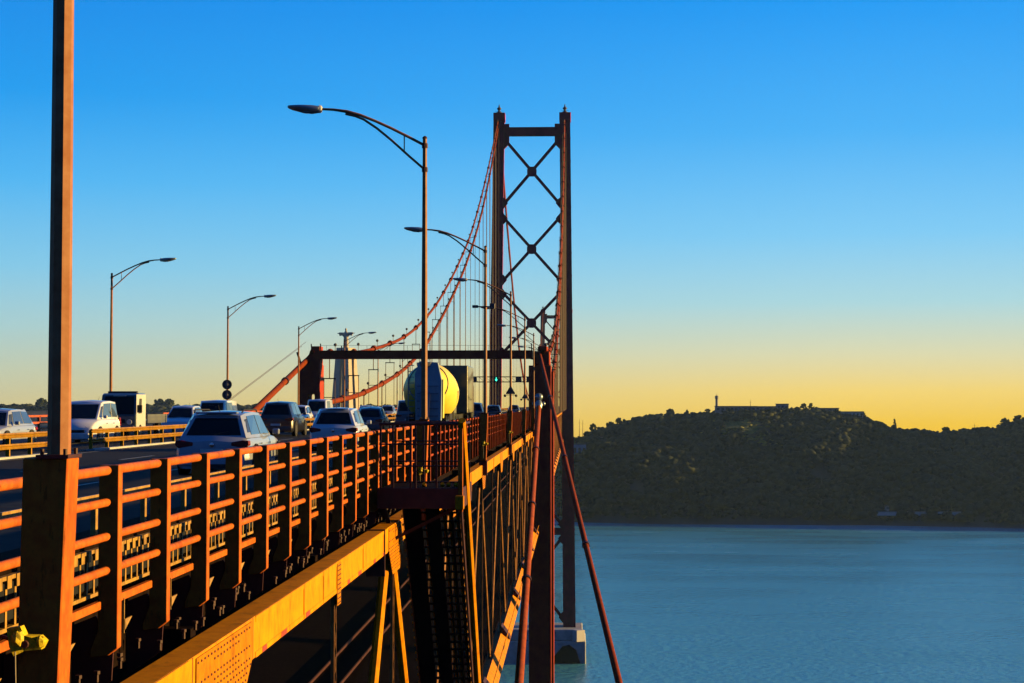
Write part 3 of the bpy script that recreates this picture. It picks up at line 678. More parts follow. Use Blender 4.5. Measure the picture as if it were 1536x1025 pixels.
def hangers(t, X, tab, ds, kind, low):
    for D in ds:
        z = interpD(tab, D); mb = MB()
        mb.lathe(W(X, D-.5, z-.03), [(.46,0),(.46,1.0)], 10, (0,1,.2)); mb.build('cable_band', 'cable_paint', t)
        if z < low+1.0: continue
        mb = MB()
        if kind == 'A':
            for dy in (-.3,.3): mb.tube([W(X, D+dy, z), W(X, D+dy, low)], .055, 4)
        else:
            zs = max(z-3.2, low+.5)
            mb.tube([W(X, D, z), W(X, D, zs)], .06, 4)
            for dx in (-.7,.7): mb.tube([W(X+dx, D, zs), W(X+dx, D, low)], .05, 4)
            mb.bar(W(X-.8, D, zs), W(X+.8, D, zs), .14, .14); mb.bar(W(X-.7, D, zs-2.4), W(X+.7, D, zs-2.4), .09, .09)
        mb.build('hanger', 'dark_steel', t)
    # small lamps on the cable
    mb = MB()
    for D in list(ds)[::1]:
        z = interpD(tab, D+5); mb.tube([W(X, D+5, z), W(X, D+5, z+1.0)], .04, 4); mb.blob(W(X, D+5, z+1.15), .22, 8, 5)
    mb.build('cable_lamps', 'sign_back', t, smooth=True)
dA = np.arange(222, 680, 23.2); dB = np.arange(210.4, 680, 23.2)
c = cable('lower orange cable of the left pair sweeping up to the tower', XL, A_, .34); hangers(c, XL, A_, dA, 'A', -2)
c = cable('upper orange cable of the left pair, leaving the portal beam', XL, B_, .27); hangers(c, XL, B_, dB, 'B', -2)
c = cable('lower cable of the right pair climbing beside the right tower leg', XR, A_, .34); hangers(c, XR, A_, dA, 'A', -2)
c = cable('upper cable of the right pair from the portal saddle to the right tower leg', XR, B_, .27); hangers(c, XR, B_, dB, 'B', -2)
# main span, parabola from the near tower to the far one
def ms(dz):
    return [(d, (2+dz+115*((1193-d)/506)**2) if d < 1193 else (2+dz+94*((d-1193)/507)**2)) for d in np.linspace(690, 1697, 50)]
for X, sd_ in ((30.6,'left'), (3.35,'right')):
    for dz, nm in ((0,'lower'), (2.6,'upper')):
        tb = ms(dz); c = cable(f'{nm} main-span cable on the {sd_} side, dropping beyond the near tower', X, tb, .34)
        if dz == 0:
            for D in np.arange(712, 1690, 23.2):
                z = interpD(tb, D)
                if z > 0: mb = MB().tube([W(X, D, z), W(X, D, -2)], .06, 4); mb.build('hanger', 'dark_steel', c)
# back stays on the near side of the portal
bs = [('sunlit tube of the lower back-stay cable descending in front of the right portal column', [(4.05,PD-.9,-.3),(3.5,107,-17.9),(3.1,40,-31)], .29),
      ('red back-stay cable slanting down to the right over the water', [(3.95,PD+.5,5.9),(-2.45,90,-15.0),(-5.4,42,-24.4)], .20),
      ('back-stay cable slanting down left from the left portal leg', [(31.6,PD+.4,5.2),(31.2,165,-.1),(30.8,110,-9.6)], .32)]
for lb, pts, r_ in bs:
    t = thing('back_stay', lb, 'back-stay cable', W(*pts[-1]), 'cables anchoring the portal')
    mb = MB().tube([W(*p) for p in pts], r_, 14); mb.build('cable', 'cable_paint' if r_ != .29 else 'stay_paint', t, smooth=True)
    mb = MB()
    for i in range(len(pts)-1):
        p, q = Vector(W(*pts[i])), Vector(W(*pts[i+1])); n_ = max(2, int((q-p).length/22)); d = (q-p).normalized()
        for k in range(1, n_): c_ = p+(q-p)*k/n_; mb.lathe(c_-d*.25, [(r_*1.0,0),(r_*1.35,.03),(r_*1.35,.45),(r_*1.0,.48)], 12, d)
    mb.build('clamps', 'dark_steel', t, smooth=True)
t = thing('hand_rope', 'two thin hand ropes above the left back-stay cable', 'wire', W(31, 165, 0))
mb = MB()
for o_ in (0, .5): mb.tube([W(31.6+o_, PD, 7.4-o_), W(31.2+o_, 150, .4-o_)], .025, 4)
mb.build('rope', 'dark_steel', t)

# ================================================================== SIGNAL GANTRY, SIGNS
t = thing('signal_gantry', 'thin lane-signal gantry over the road between the lamp post and the right portal column', 'gantry', W(11, 262, -1.67))
GD = 262; mb = MB()
for z in (3.55, 4.35): mb.bar(W(5.9, GD, z), W(17.6, GD, z), .14, .14)
for k in range(12): mb.bar(W(5.9+k, GD, 3.55), W(6.9+k, GD, 4.35), .05, .05)
mb.build('truss_beam', 'dark_steel', t)
mb = MB(); mb.bar(W(17.3, GD, -1.67), W(17.3, GD, 5.2), .28, .28); mb.build('post', 'dark_steel', t); mb = MB(); mb.bar(W(5.9, GD, -1.67), W(5.9, GD, 4.4), .28, .28); mb.build('post', 'dark_steel', t)
for X in (15.6, 12.1, 8.6, 6.9):
    mb = MB(); bx(mb, X-.45, X+.45, GD-.35, GD-.1, 3.5, 4.4); s_ = mb.build('signal_box', 'sign_back', t, bevel=.04)
    if X == 12.1:
        mb = MB(); z = 3.95
        mb.prism([W(X+.06, GD-.36, z+.3), W(X-.06, GD-.36, z+.3), W(X-.06, GD-.36, z-.02), W(X-.22, GD-.36, z-.02), W(X, GD-.36, z-.32), W(X+.22, GD-.36, z-.02), W(X+.06, GD-.36, z-.02)], (0,-.01,0), (0,0,0))
        mb.build('green_arrow', 'signal_green', s_)
mb = MB(); mb.blob(W(17.3, GD-.3, 5.3), (.35,.3,.35), 10, 6); bx(mb, 17.0, 17.5, GD-.4, GD-.1, .5, 2.2); mb.build('camera', 'sign_back', t)
# triangle sign on the fourth lamp
def tri(label, X, D, z, s_):
    t = thing('warning_sign', label, 'sign', W(X, D, z), 'triangular signs seen from behind')
    a = s_; rr = []
    for cx_, cz_ in ((0, a*.58), (a*.5, -a*.29), (-a*.5, -a*.29)):
        l_ = math.hypot(cx_, cz_); rr.append((cx_, cz_))
    pts = []
    for i in range(3):
        p, pn, pp = Vector(rr[i]), Vector(rr[(i+1) % 3]), Vector(rr[i-1])
        pts += [p+(pp-p).normalized()*a*.08, p+((pp-p).normalized()+(pn-p).normalized())*a*.03, p+(pn-p).normalized()*a*.08]
    MB().prism([(p[0], 0, p[1]) for p in pts], (0,.03,0), (0,0,0)).build('plate', 'sign_back', t).location = (0,0,0)
    o = t.children[0]; 
    for v in o.data.vertices: v.co += Vector(worldloc(t))
    mb = MB()
    for dx in (-a*.55, a*.55): mb.blob(W(X+dx, D, z-a*.45), (.10,.08,.10), 8, 5)
    mb.bar(W(X-a*.55, D+.03, z-a*.38), W(X+a*.55, D+.03, z-a*.38), .04, .04); mb.build('flashers', 'sign_back', t)
tri('dark triangular sign with two flashers on the fourth near-side lamp post', 4.45, 118.1, .95, .72)
tri('smaller dark triangular sign just right of the first, farther along', 4.45, 152.8, .72, .6)
for z, lb in ((1.70, 'upper of the two dark round signs on the left lamp post'), (.83, 'lower of the two dark round signs on the left lamp post')):
    t = thing('round_sign', lb, 'sign', W(29.5, 141.1, z))
    mb = MB().lathe(W(29.5, 141.15, z), [(.41,0),(.42,.02),(.42,.04),(.41,.05)], 28, (0,-1,0)); mb.build('disc', 'sign_back', t)
    mb = MB().lathe(W(29.5, 141.08, z), [(.12,0),(.10,.05)], 14, (0,-1,0)); mb.bar(W(29.5, 141.07, z-.3), W(29.5, 141.07, z+.3), .06, .03); mb.build('bracket', 'sign_edge', t)
t = thing('traffic_camera', 'small crossbar camera on the second right-hand lamp post, halfway up', 'camera', W(4.45, 84, 5))
mb = MB(); mb.bar(W(4.95, 84.1, 4.95), W(4.0, 84.1, 4.95), .06, .06); mb.build('bracket', 'dark_steel', t)
mb = MB(); bx(mb, 3.95, 4.2, 83.8, 84.15, 4.82, 5.1); bx(mb, 4.8, 5.1, 83.9, 84.1, 4.88, 5.02); mb.build('housing', 'sign_back', t, bevel=.02)

# ================================================================== STATUE ON PEDESTAL
SDD, SX = 2270, 311
t = thing('monument', 'tall pale four-pillared pedestal carrying a statue with outstretched arms', 'monument', W(SX, SDD, -6))
mb = MB()
for sx in (-1, 1):
    for sy in (-1, 1): mb.frustum(W(SX+sx*9.0, SDD+sy*9.0, -6), (5.4,5.4), W(SX+sx*6.0, SDD+sy*6.0, 74), (3.9,3.9))
mb.build('pedestal', 'stone', t)
mb = MB(); bx(mb, SX-9.5, SX+9.5, SDD-9.5, SDD+9.5, 73.5, 77.5); mb.build('capital', 'stone', t, bevel=.3)
rb = [(3.9,77.5),(3.5,84),(3.2,90),(3.4,95),(3.2,98),(1.6,100),(1.1,101)]
mb = MB(); o = len(mb.v); n_ = 16
for r_, z in rb:
    for k in range(n_): th = 2*math.pi*k/n_; fold = 1+.07*math.sin(5*th)*(1 if z < 92 else .3); mb.v.append(W(SX+r_*fold*math.cos(th)*1.05, SDD+r_*.75*fold*math.sin(th), z))
for i in range(len(rb)-1):
    for k in range(n_): mb.f.append((i*n_+k, i*n_+(k+1) % n_, (i+1)*n_+(k+1) % n_, (i+1)*n_+k))
for s_ in (-1, 1):
    mb.tube([W(SX+s_*1.5, SDD, 97.0), W(SX+s_*6, SDD, 97.3), W(SX+s_*10.5, SDD, 97.5), W(SX+s_*11.6, SDD, 97.5)], [1.7,1.6,1.45,.9], 10)
    mb.prism([W(SX+s_*2, SDD-.5, 97), W(SX+s_*10.5, SDD-.5, 97), W(SX+s_*10.3, SDD-.5, 94.0), W(SX+s_*6, SDD-.5, 94.5), W(SX+s_*3, SDD-.5, 92)], (0,1,0), (0,0,0))
    mb.blob(W(SX+s_*12.7, SDD, 97.5), (1.4,.4,.6), 8, 5)
mb.blob(W(SX, SDD, 102.6), (1.5,1.6,2.0), 12, 8)
mb.build('statue', 'stone', t, smooth=True)
t.rotation_euler = (0, 0, -R(24))

# ================================================================== HILL BUILDINGS
def hb(label, px, w_, d_, h_, s_, wall, nwin, cat='building', roofh=.6, z0=None, name='hill_building', lift=0):
    x, y, z = ground(px, s_); z = z-2+lift
    t = thing(name, label, cat, (x, y, z))
    MB().add([], []).box(x-w_/2, x+w_/2, y, y+d_, z, z+h_+2).build('wall', wall, t)
    MB().box(x-w_/2-.5, x+w_/2+.5, y-.5, y+d_+.5, z+h_+2, z+h_+2+roofh).build('roof', 'roof_dark', t)
    for k in range(nwin):
        wx = x-w_/2+(k+.5)*w_/nwin
        MB().box(wx-w_/nwin*.28, wx+w_/nwin*.28, y-.12, y-.02, z+2+h_*.35, z+2+h_*.75).build('window', 'window_glass', t)
    return t, (x, y, z)
hb('long low grey building on the hilltop beside the slim chimney', 1103, 42, 14, 5.5, .985, 'wall_grey', 9, lift=1.5)
hb('second long low building on the hilltop, right of the small mast', 1150, 34, 12, 5.5, .985, 'wall_grey', 8, lift=1)
hb('flat-roofed block standing a little higher at the right end of the low buildings', 1172, 12, 10, 7.5, .985, 'wall_grey', 3, lift=1.5)
hb('pale terrace with dark windows among trees on the hilltop', 1236, 26, 10, 6.5, .97, 'wall_grey', 8, lift=1)
hb('sunlit yellowish building among trees near the right end of the hilltop', 1272, 26, 10, 5.5, .96, 'wall_white', 7, lift=2)
hb('small white house catching light below the hilltop', 1183, 5, 5, 3, .82, 'wall_white', 2, lift=2)
hb('pale blue block at the left end of the hill, beside the tower', 869, 13, 12, 13, .55, 'wall_blue', 3, lift=1)
hb('small pale building with flat roof above the pale blue block', 902, 7, 6, 3, .80, 'wall_grey', 2, lift=2)
hb('low pale quay wall along the foot of the hill, right side', 1372, 72, 2, 1.6, .05, 'wall_white', 0, cat='wall', roofh=.2, name='quay_wall', lift=3.5)
hb('white boathouse on the shore at the foot of the hill', 1330, 9, 6, 3, .07, 'wall_white', 2, lift=4)
x, y, z = ground(1074, .985)
t = thing('chimney', 'slim tall chimney on the hilltop', 'chimney', (x, y, z-1)); MB().lathe((x, y, z-1), [(1.5,0),(1.35,18),(1.9,18.5),(1.9,21)], 12).build('stack', 'wall_grey', t, smooth=True)
MB().lathe((x,y,z+20), [(1.5,0),(1.5,.4),(.2,.6),(.1,3)], 10).build('cap', 'roof_dark', t)
for px, h_, lb in ((1124, 14, 'thin mast between the two long hilltop buildings'), (869, 22, 'left of two thin pylons above the hill beside the tower'), (874, 20, 'right of two thin pylons above the hill beside the tower'), (1455, 9, 'tiny mast on the distant ridge at the right')):
    x, y, z = ground(px, .99); t = thing('mast', lb, 'mast', (x, y, z-1))
    MB().tube([(x,y,z-1),(x,y,z+h_)], [.35,.15], 5).build('pole', 'dark_steel', t); MB().bar((x-1.2,y,z+h_*.8),(x+1.2,y,z+h_*.8),.15,.15).build('crossarm', 'dark_steel', t)
# skyline trees
def tree(label, px, s_, h_, wd, conical=False, grp=None):
    x, y, z = ground(px, s_); z -= 1
    t = thing('tree', label, 'tree', (x, y, z), grp)
    mb = MB().tube([(x,y,z),(x+.2,y,z+h_*.3),(x+.1,y,z+h_*.8)], [.45,.3,.12], 6)
    for k in range(4): a = k*1.7; mb.tube([(x+.2,y,z+h_*(.3+.1*k)),(x+.2+wd*.3*math.cos(a),y+wd*.3*math.sin(a),z+h_*(.5+.1*k))], [.15,.06], 4)
    mb.build('trunk', 'bark', t)
    mb = MB(); n_ = 46
    for k in range(n_):
        u = random.random(); a = random.uniform(0, 6.28)
        rr = wd*.5*((1-u)*.95+.08 if conical else math.sin(math.pi*min(1, u*.85+.12))**.6)*random.uniform(.35, 1)
        c_ = Vector((x+rr*math.cos(a), y+rr*math.sin(a), z+h_*(.28+.68*u))); q = random.uniform(.5, 1.05)*wd*.15
        v = IV*(1+rng.uniform(-.4, .4, (12,1)))*q; mb.add([c_+Vector(p) for p in v], [tuple(int(i) for i in f) for f in IF])
    mb.build('crown', 'tree_green', t)
for px, s_, h_, wd, cn, lb in ((889,1,13,9,0,'round tree on the skyline at the left end of the hill beside the tower'), (915,1,8,8,0,'low tree on the skyline left of the hill shoulder'), (928,1,9,7,0,'bushy tree on the skyline at the hill shoulder'),
        (1005,1,9,9,0,'broad tree on the skyline left of the chimney'), (1030,1,8,6,1,'small pointed tree on the skyline left of the chimney'), (1060,1,8,7,0,'tree on the skyline immediately left of the chimney'),
        (1203,.99,11,8,0,'tall dark tree on the hilltop right of the flat-roofed block'), (1214,.99,12,8,0,'taller dark tree of the hilltop group right of the flat-roofed block'), (1222,.98,9,8,0,'rounded tree left of the pale terrace on the hilltop'),
        (1252,.97,9,8,0,'tree in front of the pale terrace on the hilltop'), (1290,.99,10,9,0,'tree at the right end of the sunlit hilltop building'), (1337,1,13,6,1,'pointed tree standing alone on the right slope of the skyline'),
        (1413,1,8,9,0,'round tree in the dip of the skyline'), (1500,1,10,12,0,'broad tree on the skyline near the right edge'), (1520,1,11,12,0,'large round crown on the skyline at the right edge')):
    tree(lb, px, s_, h_, wd, bool(cn))
for px in (55, 235, 250): tree({55:'dark tree beyond the far railing, left of the thick lamp post', 235:'small dark tree behind the far railing, right of the cab truck', 250:'dark rounded tree just right of the small one behind the far railing'}[px], px, 1, 15, 19)

# ================================================================== VEHICLES  (local: +y forward, z up from the road)
def car(name, label, cat, paint, X, D, L_, Wd, H, kind='hatch', oncoming=False, group=None, rails=False, seats=False):
    """D = distance of the end nearest to the eye"""
    t = thing(name, label, cat, (0,0,0), group)
    hw = Wd/2; y0, y1 = -L_/2, L_/2
    belt = {'hatch':.60,'wagon':.60,'sedan':.60,'suv':.60,'mpv':.56,'van':.52}[kind]*H
    gc = .20 if kind == 'suv' else .16
    # lower body stations: (y, half width factor, top z)
    if kind in ('hatch','wagon','suv'): tops = [(y0,.86,belt*.86),(y0+.10,.95,belt*.985),(y0+.5,.985,belt),(y1-1.35,1,belt),(y1-1.1,.99,belt*.985),(y1-.5,.95,belt*.90),(y1-.12,.86,belt*.76),(y1,.74,belt*.6)]
    elif kind == 'sedan': tops = [(y0,.84,belt*.80),(y0+.12,.93,belt*.97),(y0+.7,.98,belt*.99),(y1-1.35,1,belt),(y1-1.1,.99,belt*.98),(y1-.5,.95,belt*.90),(y1-.12,.86,belt*.76),(y1,.74,belt*.6)]
    else: tops = [(y0,.90,belt*.92),(y0+.08,.96,belt),(y0+.5,.99,belt),(y1-1.0,1,belt),(y1-.75,.99,belt*.97),(y1-.35,.95,belt*.88),(y1-.08,.88,belt*.72),(y1,.78,belt*.58)]
    mb = MB(); ring = []
    for y, f, zt in tops:
        hwf = hw*f; c1 = .045
        pr = [(-hwf*.88, gc), (-hwf*.985, gc+.10), (-hwf, gc+.25), (-hwf*.995, (gc+zt)*.55), (-hwf*.975, zt-.16*(zt-gc)), (-hwf*.93, zt-.03), (-hwf*.84, zt), (0, zt+c1)]
        full = pr+[(-x, z) for x, z in reversed(pr[:-1])]
        ring.append(len(mb.v)); mb.v += [(x, y, z) for x, z in full]; n_ = len(full)
    for a, b_ in zip(ring, ring[1:]):
        for k in range(n_): mb.f.append((a+k, a+(k+1) % n_, b_+(k+1) % n_, b_+k))
    mb.f.append(tuple(range(ring[0], ring[0]+n_))); mb.f.append(tuple(reversed(range(ring[-1], ring[-1]+n_))))
    # greenhouse
    wsb = y1-(1.15 if kind in ('hatch','wagon','suv','sedan') else .80); wst = wsb-(.72 if kind not in ('mpv','van') else .60 if kind == 'van' else .95)
    rgb, rgt = {'hatch':(y0+.14,y0+.50),'wagon':(y0+.13,y0+.55),'suv':(y0+.12,y0+.42),'sedan':(y0+.75,y0+1.25),'mpv':(y0+.08,y0+.25),'van':(y0+.06,y0+.16)}[kind]
    bw, tw = hw*.925, hw*(.68 if kind not in ('van','mpv') else .80)
    zb = belt-.02; zt = H
    # corner lattice of greenhouse: base ring and top ring (crowned roof)
    ym = (rgt+wst)/2
    base = [(-bw*.93, rgb), (-bw, rgb+.35), (-bw*1.0, ym), (-bw*.98, wsb-.5), (-bw*.90, wsb)]
    top = [(-tw*.90, rgt), (-tw, rgt+.22), (-tw*1.02, ym), (-tw*.98, wst-.15), (-tw*.90, wst)]
    zt_ = [H-.10, H-.045, H-.01, H-.035, H-.09] if kind != 'mpv' else [H-.16, H-.07, H-.03, H-.06, H-.13]
    o = len(mb.v); nb = 5
    for (x, y), (x2, y2), z2 in zip(base, top, zt_):
        for s_ in (1, -1): mb.v += [(x*s_, y, zb), (x2*s_, y2, z2)]
        mb.v += [(0, y2, z2+.045)]
    # index: i*5 + [0 baseL,1 topL,2 baseR,3 topR,4 roofmid]
    for i in range(nb-1):
        a, b_ = o+i*5, o+(i+1)*5
        mb.f += [(a, b_, b_+1, a+1), (a+2, a+3, b_+3, b_+2), (a+1, b_+1, b_+4, a+4), (a+4, b_+4, b_+3, a+3)]
    a = o; mb.f += [(a, a+1, a+3, a+2), (a+1, a+4, a+3)]; a = o+(nb-1)*5; mb.f += [(a+2, a+3, a+1, a), (a+3, a+4, a+1)]
    mb.build('body', paint, t, smooth=True, bevel=.045, seg=3)
    # glass
    def pane(pts, nm, m_='glass_dark', off=.012, par=t):
        p = [Vector(q) for q in pts]; n = (p[1]-p[0]).cross(p[2]-p[0]).normalized(); c_ = sum(p, Vector())/len(p)
        if n.dot(c_-Vector((0, 0, H*.6))) < 0: n = -n
        return MB().prism([q+n*.001 for q in p], n*off, (0,0,0)).build(nm, m_, par)
    lerp = lambda a, b, u: Vector(a)*(1-u)+Vector(b)*u
    def quad(a, b, c_, d, l, r_, bo, to):   # a,b bottom; d,c top; margins
        bl, br = lerp(a, b, l), lerp(a, b, 1-r_); tl, tr = lerp(d, c_, l), lerp(d, c_, 1-r_)
        return [lerp(bl, tl, bo), lerp(br, tr, bo), lerp(br, tr, 1-to), lerp(bl, tl, 1-to)]
    v = lambda i, k: Vector(mb.v[o+i*5+k])
    pane(quad(v(0,0), v(0,2), v(0,3), v(0,1), .07, .07, .12 if kind != 'van' else .2, .12), 'rear_window')
    pane(quad(v(4,0), v(4,2), v(4,3), v(4,1), .05, .05, .06, .08), 'windshield')
    for s_ in (0, 2):
        if kind != 'van': pane(quad(v(0,s_), v(1,s_), v(1,s_+1), v(0,s_+1), .45, .0, .22, .22), 'side_window', 'glass_side')
        if kind != 'van': pane(quad(v(1,s_), v(2,s_), v(2,s_+1), v(1,s_+1), .04, .04, .12, .12), 'side_window', 'glass_side')
        pane(quad(v(2,s_), v(3,s_), v(3,s_+1), v(2,s_+1), .04, .05, .12, .12), 'side_window', 'glass_side')
        if kind != 'van': pane(quad(v(3,s_), v(4,s_), v(4,s_+1), v(3,s_+1), .03, .30, .12, .25), 'side_window', 'glass_side')
    # bumpers, lights, plates, wheels, mirrors
    MB().prism([(-hw*.87,y0-.05,gc+.08),(hw*.87,y0-.05,gc+.08),(hw*.87,y0-.07,gc+.22),(hw*.85,y0-.04,gc+.34),(-hw*.85,y0-.04,gc+.34),(-hw*.87,y0-.07,gc+.22)], (0,.12,0), (0,0,0)).build('rear_bumper', paint, t, bevel=.02, seg=2)
    MB().box(-hw*.5,hw*.5,y0-.065,y0+.02,gc+.0,gc+.11).build('diffuser', 'interior', t)
    MB().box(-hw*.72,hw*.72,y1-.06,y1+.05,gc+.02,gc+.30).build('front_bumper', paint, t, bevel=.04, seg=2)
    MB().box(-hw*.5,hw*.5,y1-.05,y1+.03,belt*.45,belt*.56).build('grille', 'interior', t)
    zl = belt*.80
    for s_ in (-1, 1):
        pr = [(s_*hw*.50,zl-.02),(s_*hw*.88,zl-.08),(s_*hw*.965,zl+.0),(s_*hw*.955,zl+.10),(s_*hw*.80,zl+.11),(s_*hw*.50,zl+.06)] if kind != 'mpv' else [(s_*hw*.84,zl-.12),(s_*hw*.965,zl-.12),(s_*hw*.95,zl+.25),(s_*hw*.86,zl+.25)]
        MB().prism([(x, y0-.012, z) for x, z in pr], (0,.22,0), (0,0,0)).build('tail_light', 'tail_red', t, bevel=.012)
        MB().prism([(s_*hw*.50,y1-.06,belt*.60),(s_*hw*.80,y1-.09,belt*.60),(s_*hw*.90,y1-.42,belt*.72),(s_*hw*.86,y1-.36,belt*.80),(s_*hw*.52,y1-.10,belt*.70)], (0,.05,.015), (0,0,0)).build('headlight', 'head_glass', t, bevel=.01)
        MB().box(min(s_*hw*.99, s_*(hw+.16)), max(s_*hw*.99, s_*(hw+.16)), wsb-.55, wsb-.42, belt+.02, belt+.16).build('mirror', paint, t, bevel=.03, seg=2)
        for yw in (y0+.78, y1-.82):
            rw_ = .33 if kind != 'suv' else .37; ax = (s_, 0, 0)
            ar = MB().lathe((s_*(hw*.955), yw, rw_+.02), [(rw_+.055,0),(rw_+.055,hw*.045+.012)], 20, ax).build('wheel_arch', 'interior', t)
            wh = MB().lathe((s_*(hw*.78), yw, rw_), [(rw_*.8,0),(rw_,.03),(rw_,.19),(rw_*.9,.215)], 22, ax).build('wheel', 'rubber', t, smooth=True)
            MB().lathe((s_*(hw*.78+.215), yw, rw_), [(rw_*.62,0),(rw_*.62,.012),(.06,.02)], 14, ax).build('rim', 'rim', wh)
        for yd in ((rgb+wsb)/2-.35, (rgb+wsb)/2+.75):
            MB().box(min(s_*hw*1.0, s_*(hw+.02)), max(s_*hw*1.0, s_*(hw+.02)), yd-.16, yd-.02, belt*.80, belt*.83).build('door_handle', 'chrome', t)
        if rails:
            MB().tube([(s_*tw*.93, rgt+.1, H-.02), (s_*tw*.95, rgt+.3, H+.045), (s_*tw*.95, wst-.4, H+.045), (s_*tw*.93, wst-.2, H-.02)], .018, 6).build('roof_rail', 'interior', t, smooth=True)
    MB().box(-.26,.26,y0-.085,y0-.06,gc+.36,gc+.47).build('number_plate', 'plate_white', t); MB().box(-.26,.26,y1+.05,y1+.065,gc+.12,gc+.23).build('number_plate', 'plate_white', t)
    if kind in ('wagon','hatch'):
        MB().lathe((0, y0-.02, belt*.80), [(.055,0),(.055,.015),(.04,.02)], 16, (0,-1,0)).build('badge', 'chrome', t, smooth=True)
        MB().box(-tw*.82, tw*.82, rgt-.12, rgt+.12, H-.05, H-.005).build('spoiler', paint, t, bevel=.02)
        MB().bar((0, rgb+.06, belt+.07), (.34, rgb+.10, belt+.13), .015, .015).build('wiper', 'interior', t)
    MB().tube([(0, rgt+.3, H), (0, rgt+.12, H+.16)], .008, 5).build('aerial', 'interior', t)
    if oncoming: t.rotation_euler = (0,0,math.pi)
    t.location = (-X, D+L_/2, 0)
    return t
G1 = 'cars driving away in the near lanes'; G2 = 'oncoming vehicles beyond the median barrier'
car('estate_car', 'silver estate car with dark rear window, nearest behind the orange railing', 'car', 'silver_car', 8.5, 39, 4.6, 1.82, 1.50, 'wagon', rails=True, group=G1)
car('hatchback', 'white hatchback driving away ahead of the silver estate', 'car', 'pale_car', 8.6, 59.5, 4.2, 1.80, 1.54, 'hatch', group=G1)
car('suv', 'dark off-roader in the lane beside the median, left of the white hatchback', 'car', 'black_car', 15.6, 87, 4.7, 1.90, 1.82, 'suv', group=G1)
car('saloon_car', 'dark car far ahead, just left of the cement mixer', 'car', 'navy_car', 12.0, 97, 4.5, 1.8, 1.50, 'sedan', group=G1)
car('hatchback', 'small dark wine-coloured car ahead between two darker ones', 'car', 'wine_car', 15.4, 126, 4.1, 1.75, 1.52, 'hatch', group=G1)
car('van', 'dark grey van far ahead left of the mixer', 'van', 'grey_car', 12.1, 122, 5.0, 1.95, 2.0, 'van', group=G1)
car('suv', 'dark blue off-roader just right of the cement mixer', 'car', 'navy_car', 8.6, 143, 4.6, 1.9, 1.82, 'suv', group=G1)
car('saloon_car', 'black car seen between two lamp posts beyond the blue off-roader', 'car', 'black_car', 8.6, 178, 4.6, 1.8, 1.6, 'sedan', group=G1)
car('hatchback', 'farthest small dark car near the right portal column', 'car', 'grey_car', 8.6, 240, 4.1, 1.8, 1.6, 'hatch', group=G1)
car('hatchback', 'dark car in the middle lane beyond the portal', 'car', 'black_car', 12.0, 168, 4.1, 1.8, 1.55, 'hatch', group=G1)
car('hatchback', 'silver oncoming hatchback cut off by the left edge of the photo', 'car', 'silver_car', 21.4, 59.0, 4.3, 1.80, 1.50, 'hatch', True, G2)
car('people_carrier', 'white oncoming people carrier with sunlit side right of the thick lamp post', 'car', 'white_car', 21.35, 70.6, 4.2, 1.86, 1.86, 'mpv', True, G2)
car('hatchback', 'light blue-grey oncoming car behind the silver estate', 'car', 'pale_car', 21.2, 88, 4.1, 1.78, 1.60, 'hatch', True, G2)
car('van', 'white oncoming van behind the blue-grey car', 'van', 'white_car', 21.3, 96.5, 4.9, 1.9, 1.92, 'van', True, G2)
car('hatchback', 'pale oncoming car with sunlit flank at the foot of the left portal leg', 'car', 'white_car', 21.2, 126, 4.1, 1.8, 1.6, 'hatch', True, G2)
car('van', 'oncoming van half hidden behind the dark off-roader', 'van', 'pale_car', 21.2, 136, 5, 1.95, 2.1, 'van', True, G2)
car('saloon_car', 'far oncoming white car between hatchback and mixer', 'car', 'white_car', 21.2, 168, 4.4, 1.8, 1.55, 'sedan', True, G2)
car('saloon_car', 'farthest oncoming car before the portal', 'car', 'silver_car', 21.2, 188, 4.4, 1.8, 1.55, 'sedan', True, G2)

# small flat-bed truck, oncoming
t = thing('flatbed_truck', 'oncoming small truck with dark teal cab behind the white people carrier', 'truck', (0,0,0), G2)
mb = MB()
pr = [(0,.45),(0,1.15),(-.15,1.55),(-.38,2.12),(-.6,2.2),(-1.7,2.2),(-1.75,.45)]
mb.prism([(-.86, y, z) for y, z in pr], (1.72,0,0), (0,0,0)); mb.build('cab', 'teal_truck', t, bevel=.05, seg=2)
MB().prism([(-.76,-.01,1.22),(.76,-.01,1.22),(.68,-.36,2.05),(-.68,-.36,2.05)], (0,.03,.01), (0,0,0)).build('windshield', 'glass_dark', t)
MB().box(-.875,-.861,-1.72,-.05,.5,2.15).build('side_panel', 'white_car', t, bevel=.005)
MB().prism([(-.878,-.35,1.25),(-.878,-.95,1.25),(-.878,-.95,1.95),(-.878,-.55,1.95)], (-.01,0,0), (0,0,0)).build('side_window', 'glass_side', t)
MB().box(-.7,.7,-1.0,-.8,2.19,2.30).build('light_bar', 'sign_back', t, bevel=.02)
MB().box(-.8,.8,-.02,.10,.40,.68).build('bumper', 'grey_car', t, bevel=.03)
MB().box(-.35,.35,.0,.03,.80,.98).build('grille', 'interior', t)
MB().box(-.3,.3,-.36,-.33,1.98,2.10).build('front_board', 'plate_white', t)
MB().box(-.95,.95,-5.6,-1.85,.78,.92).build('bed', 'grey_car', t); MB().box(-.95,-.9,-5.6,-1.85,.92,1.2).build('side_board', 'grey_car', t); MB().box(.9,.95,-5.6,-1.85,.92,1.2).build('side_board', 'grey_car', t)
